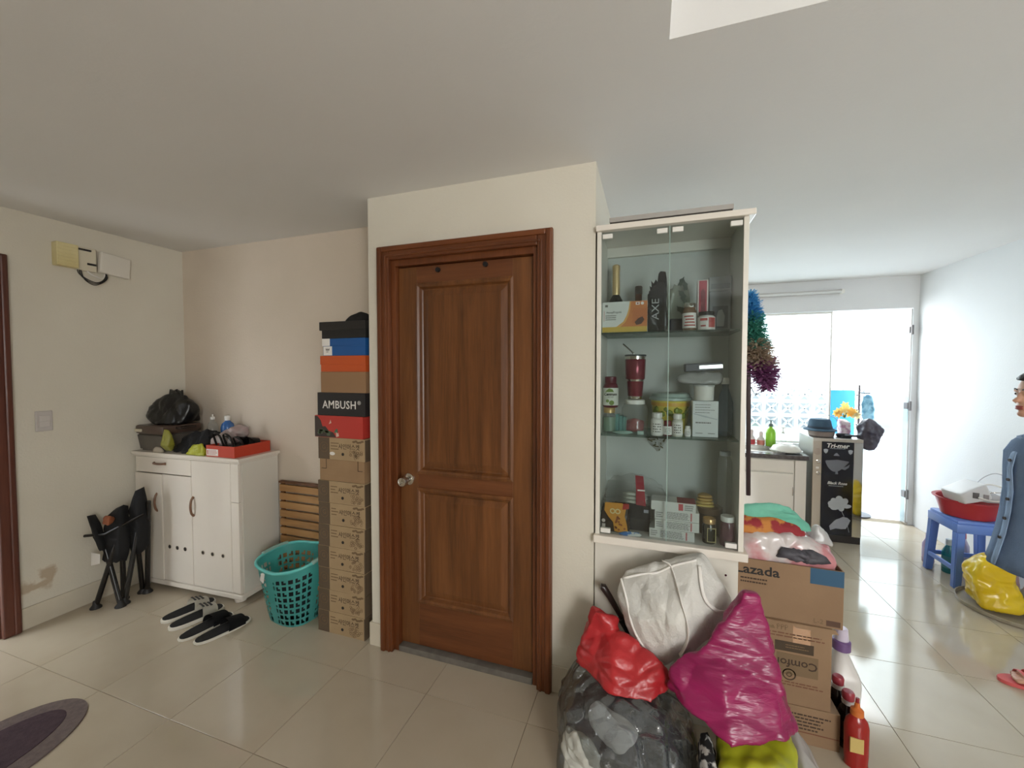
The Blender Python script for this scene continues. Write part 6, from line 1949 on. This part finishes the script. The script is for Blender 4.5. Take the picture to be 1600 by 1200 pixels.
for v in hb.verts:
    d = v.co.copy()
    front = max(0, -d.x)
    q = Vector((d.x * .106, d.y * .086, d.z * .098)) + HC + Vector((.012, 0, .024))
    # open the face: pull the front-lower part back over the ears
    if d.z < .40 and d.x < .35:
        q.x = max(q.x, HC.x - .005 + .030 * (1 - max(0, min(1, (d.z + .3) / .7))))
    if d.z < -.45: q.z = max(q.z, HC.z - .072); q.x = max(q.x, HC.x + .035)
    if d.z > .2 and d.x < -.5: q.x -= .010
    w = noise.noise(Vector((q.x * 22, q.y * 60, q.z * 22)))
    v.co = q + (q - HC).normalized() * .004 * w
hair = obj('hair', hb, M['hair'], t, smooth=True)
bm = hull([HC + Vector(p) for p in ((.10, -.03, .0), (.10, .03, .0), (.135, 0, -.02), (.12, 0, .04), (.10, -.02, -.08), (.10, .02, -.08), (.13, 0, -.07))], sub=3, smooth=2, crumple=.004, freq=20)
obj('hair_bun', bm, M['hair'], hair, smooth=True)

# denim shirt: lofted rings open at the hem, buttoned up the front, collar and sleeves
bm = NB()
rings = [(.60, .185, .195, .0), (.66, .176, .188, .004), (.75, .162, .178, .010), (.85, .150, .168, .012), (.95, .142, .163, .010), (1.05, .140, .166, .006), (1.12, .135, .168, .004), (1.17, .110, .150, .005), (1.20, .085, .105, .004), (1.222, .067, .072, .002)]
NS = 56
g = []
for z, rx, ry, cx in rings:
    rr = []
    for k in range(NS):
        a = 2 * math.pi * k / NS
        f = 1 + (.035 * math.sin(a * 7 + z * 9) + .02 * math.sin(a * 13)) * max(0, (1.0 - z) / .4)
        rr.append(bm.verts.new((cx + rx * f * math.cos(a), ry * f * math.sin(a), z + .008 * math.sin(a * 3) * (z < .62))))
    g.append(rr)
fs = []
for a, c in zip(g, g[1:]):
    for k in range(NS):
        fs.append(bm.faces.new((a[k], a[(k + 1) % NS], c[(k + 1) % NS], c[k])))
bmesh.ops.solidify(bm, geom=fs, thickness=-.004)
shirt = obj('denim_shirt', bm, M['denim'], t, smooth=True)
for s in (-1, 1):
    pts = [(.006, s * .088, 1.168), (.022, s * .168, 1.115), (.045, s * .190, 1.05), (.070, s * .205, .99), (.086, s * .208, .915), (.082, s * .211, .84)]
    obj('sleeve', tube(NB(), spline(pts, 5), [.050] * 3 + [.058] * 6 + [.054] * 8 + [.050] * 5 + [.048] * 4, 18), M['denim'], shirt, smooth=40)
    obj('cuff', tube(NB(), [(.083, s * .211, .86), (.081, s * .211, .832)], .053, 18), mat('denim_cuff', (88, 112, 146), .85) if s < 0 else bpy.data.materials['denim_cuff'], shirt, smooth=40)
    bm = NB()
    poly(bm, [(-.064, s * .004), (-.050, s * .055), (-.005, s * .078), (-.018, s * .088), (-.080, s * .070), (-.096, s * .022)], .006, 'Z', 1.208)
    bmesh.ops.rotate(bm, cent=(0, 0, 1.21), matrix=Matrix.Rotation(R(-14), 3, 'Y'), verts=bm.verts)
    obj('collar', bm, M['denim'], shirt)
obj('button_placket', tube(NB(), [(-.062, 0, 1.20), (-.131, 0, 1.12), (-.142, 0, 1.05), (-.135, 0, .95), (-.141, 0, .85), (-.155, 0, .75), (-.175, 0, .66), (-.188, 0, .605)], .01, 8, flat=(.032, .006)), M['denim'], shirt, smooth=True)
for z, x in ((1.09, -.140), (1.0, -.143), (.91, -.142), (.82, -.150), (.73, -.164)):
    bm = disc(NB(), (x - .006, 0, z), .007, .006, 'X', 12)
    obj('button', bm, cm((60, 52, 50), .35), shirt)
# dark blue shorts seen below the hem
bm = NB()
for s in (-1, 1):
    tube(bm, [(.036, s * .065, .76), (.04 + FX[s] * .15, s * .078, .66), (.03 + FX[s] * .3, s * .084, .55)], [.112, .098, .088], 20)
obj('shorts', bm, cm((56, 64, 120), .85), t, smooth=40)
for s in (-1, 1):
    bm = NB()
    out = []
    for k in range(28):
        a = 2 * math.pi * k / 28
        out.append((FX[s] - .065 + .135 * math.cos(a), s * .093 + (.047 - .006 * math.cos(a)) * math.sin(a)))
    poly(bm, out, .016, 'Z', .001)
    so = obj('sandal', bm, M['pink_sandal'], t)
    for x, h in ((-.085, .066), (-.115, .060), (-.055, .072)):
        obj('sandal_strap', tube(NB(), spline([(x + FX[s], s * .093 - .046, .014), (x + FX[s], s * .093 - .036, h * .8), (x + FX[s], s * .093, h), (x + FX[s], s * .093 + .036, h * .8), (x + FX[s], s * .093 + .046, .014)], 5), .006, 8, flat=(.016, .005)), M['pink_sandal'], so, smooth=True)

# printed marks too small to pick apart singly
for o in COL.objects:
    if o.type == 'MESH' and o.name.split('.')[0] in ('grape_print', 'terminal_strip', 'small_print', 'leaf_print', 'biscuit_print', 'honeycomb_print', 'fruit_print', 'badge_print', 'recycling_mark'):
        o['kind'] = 'stuff'
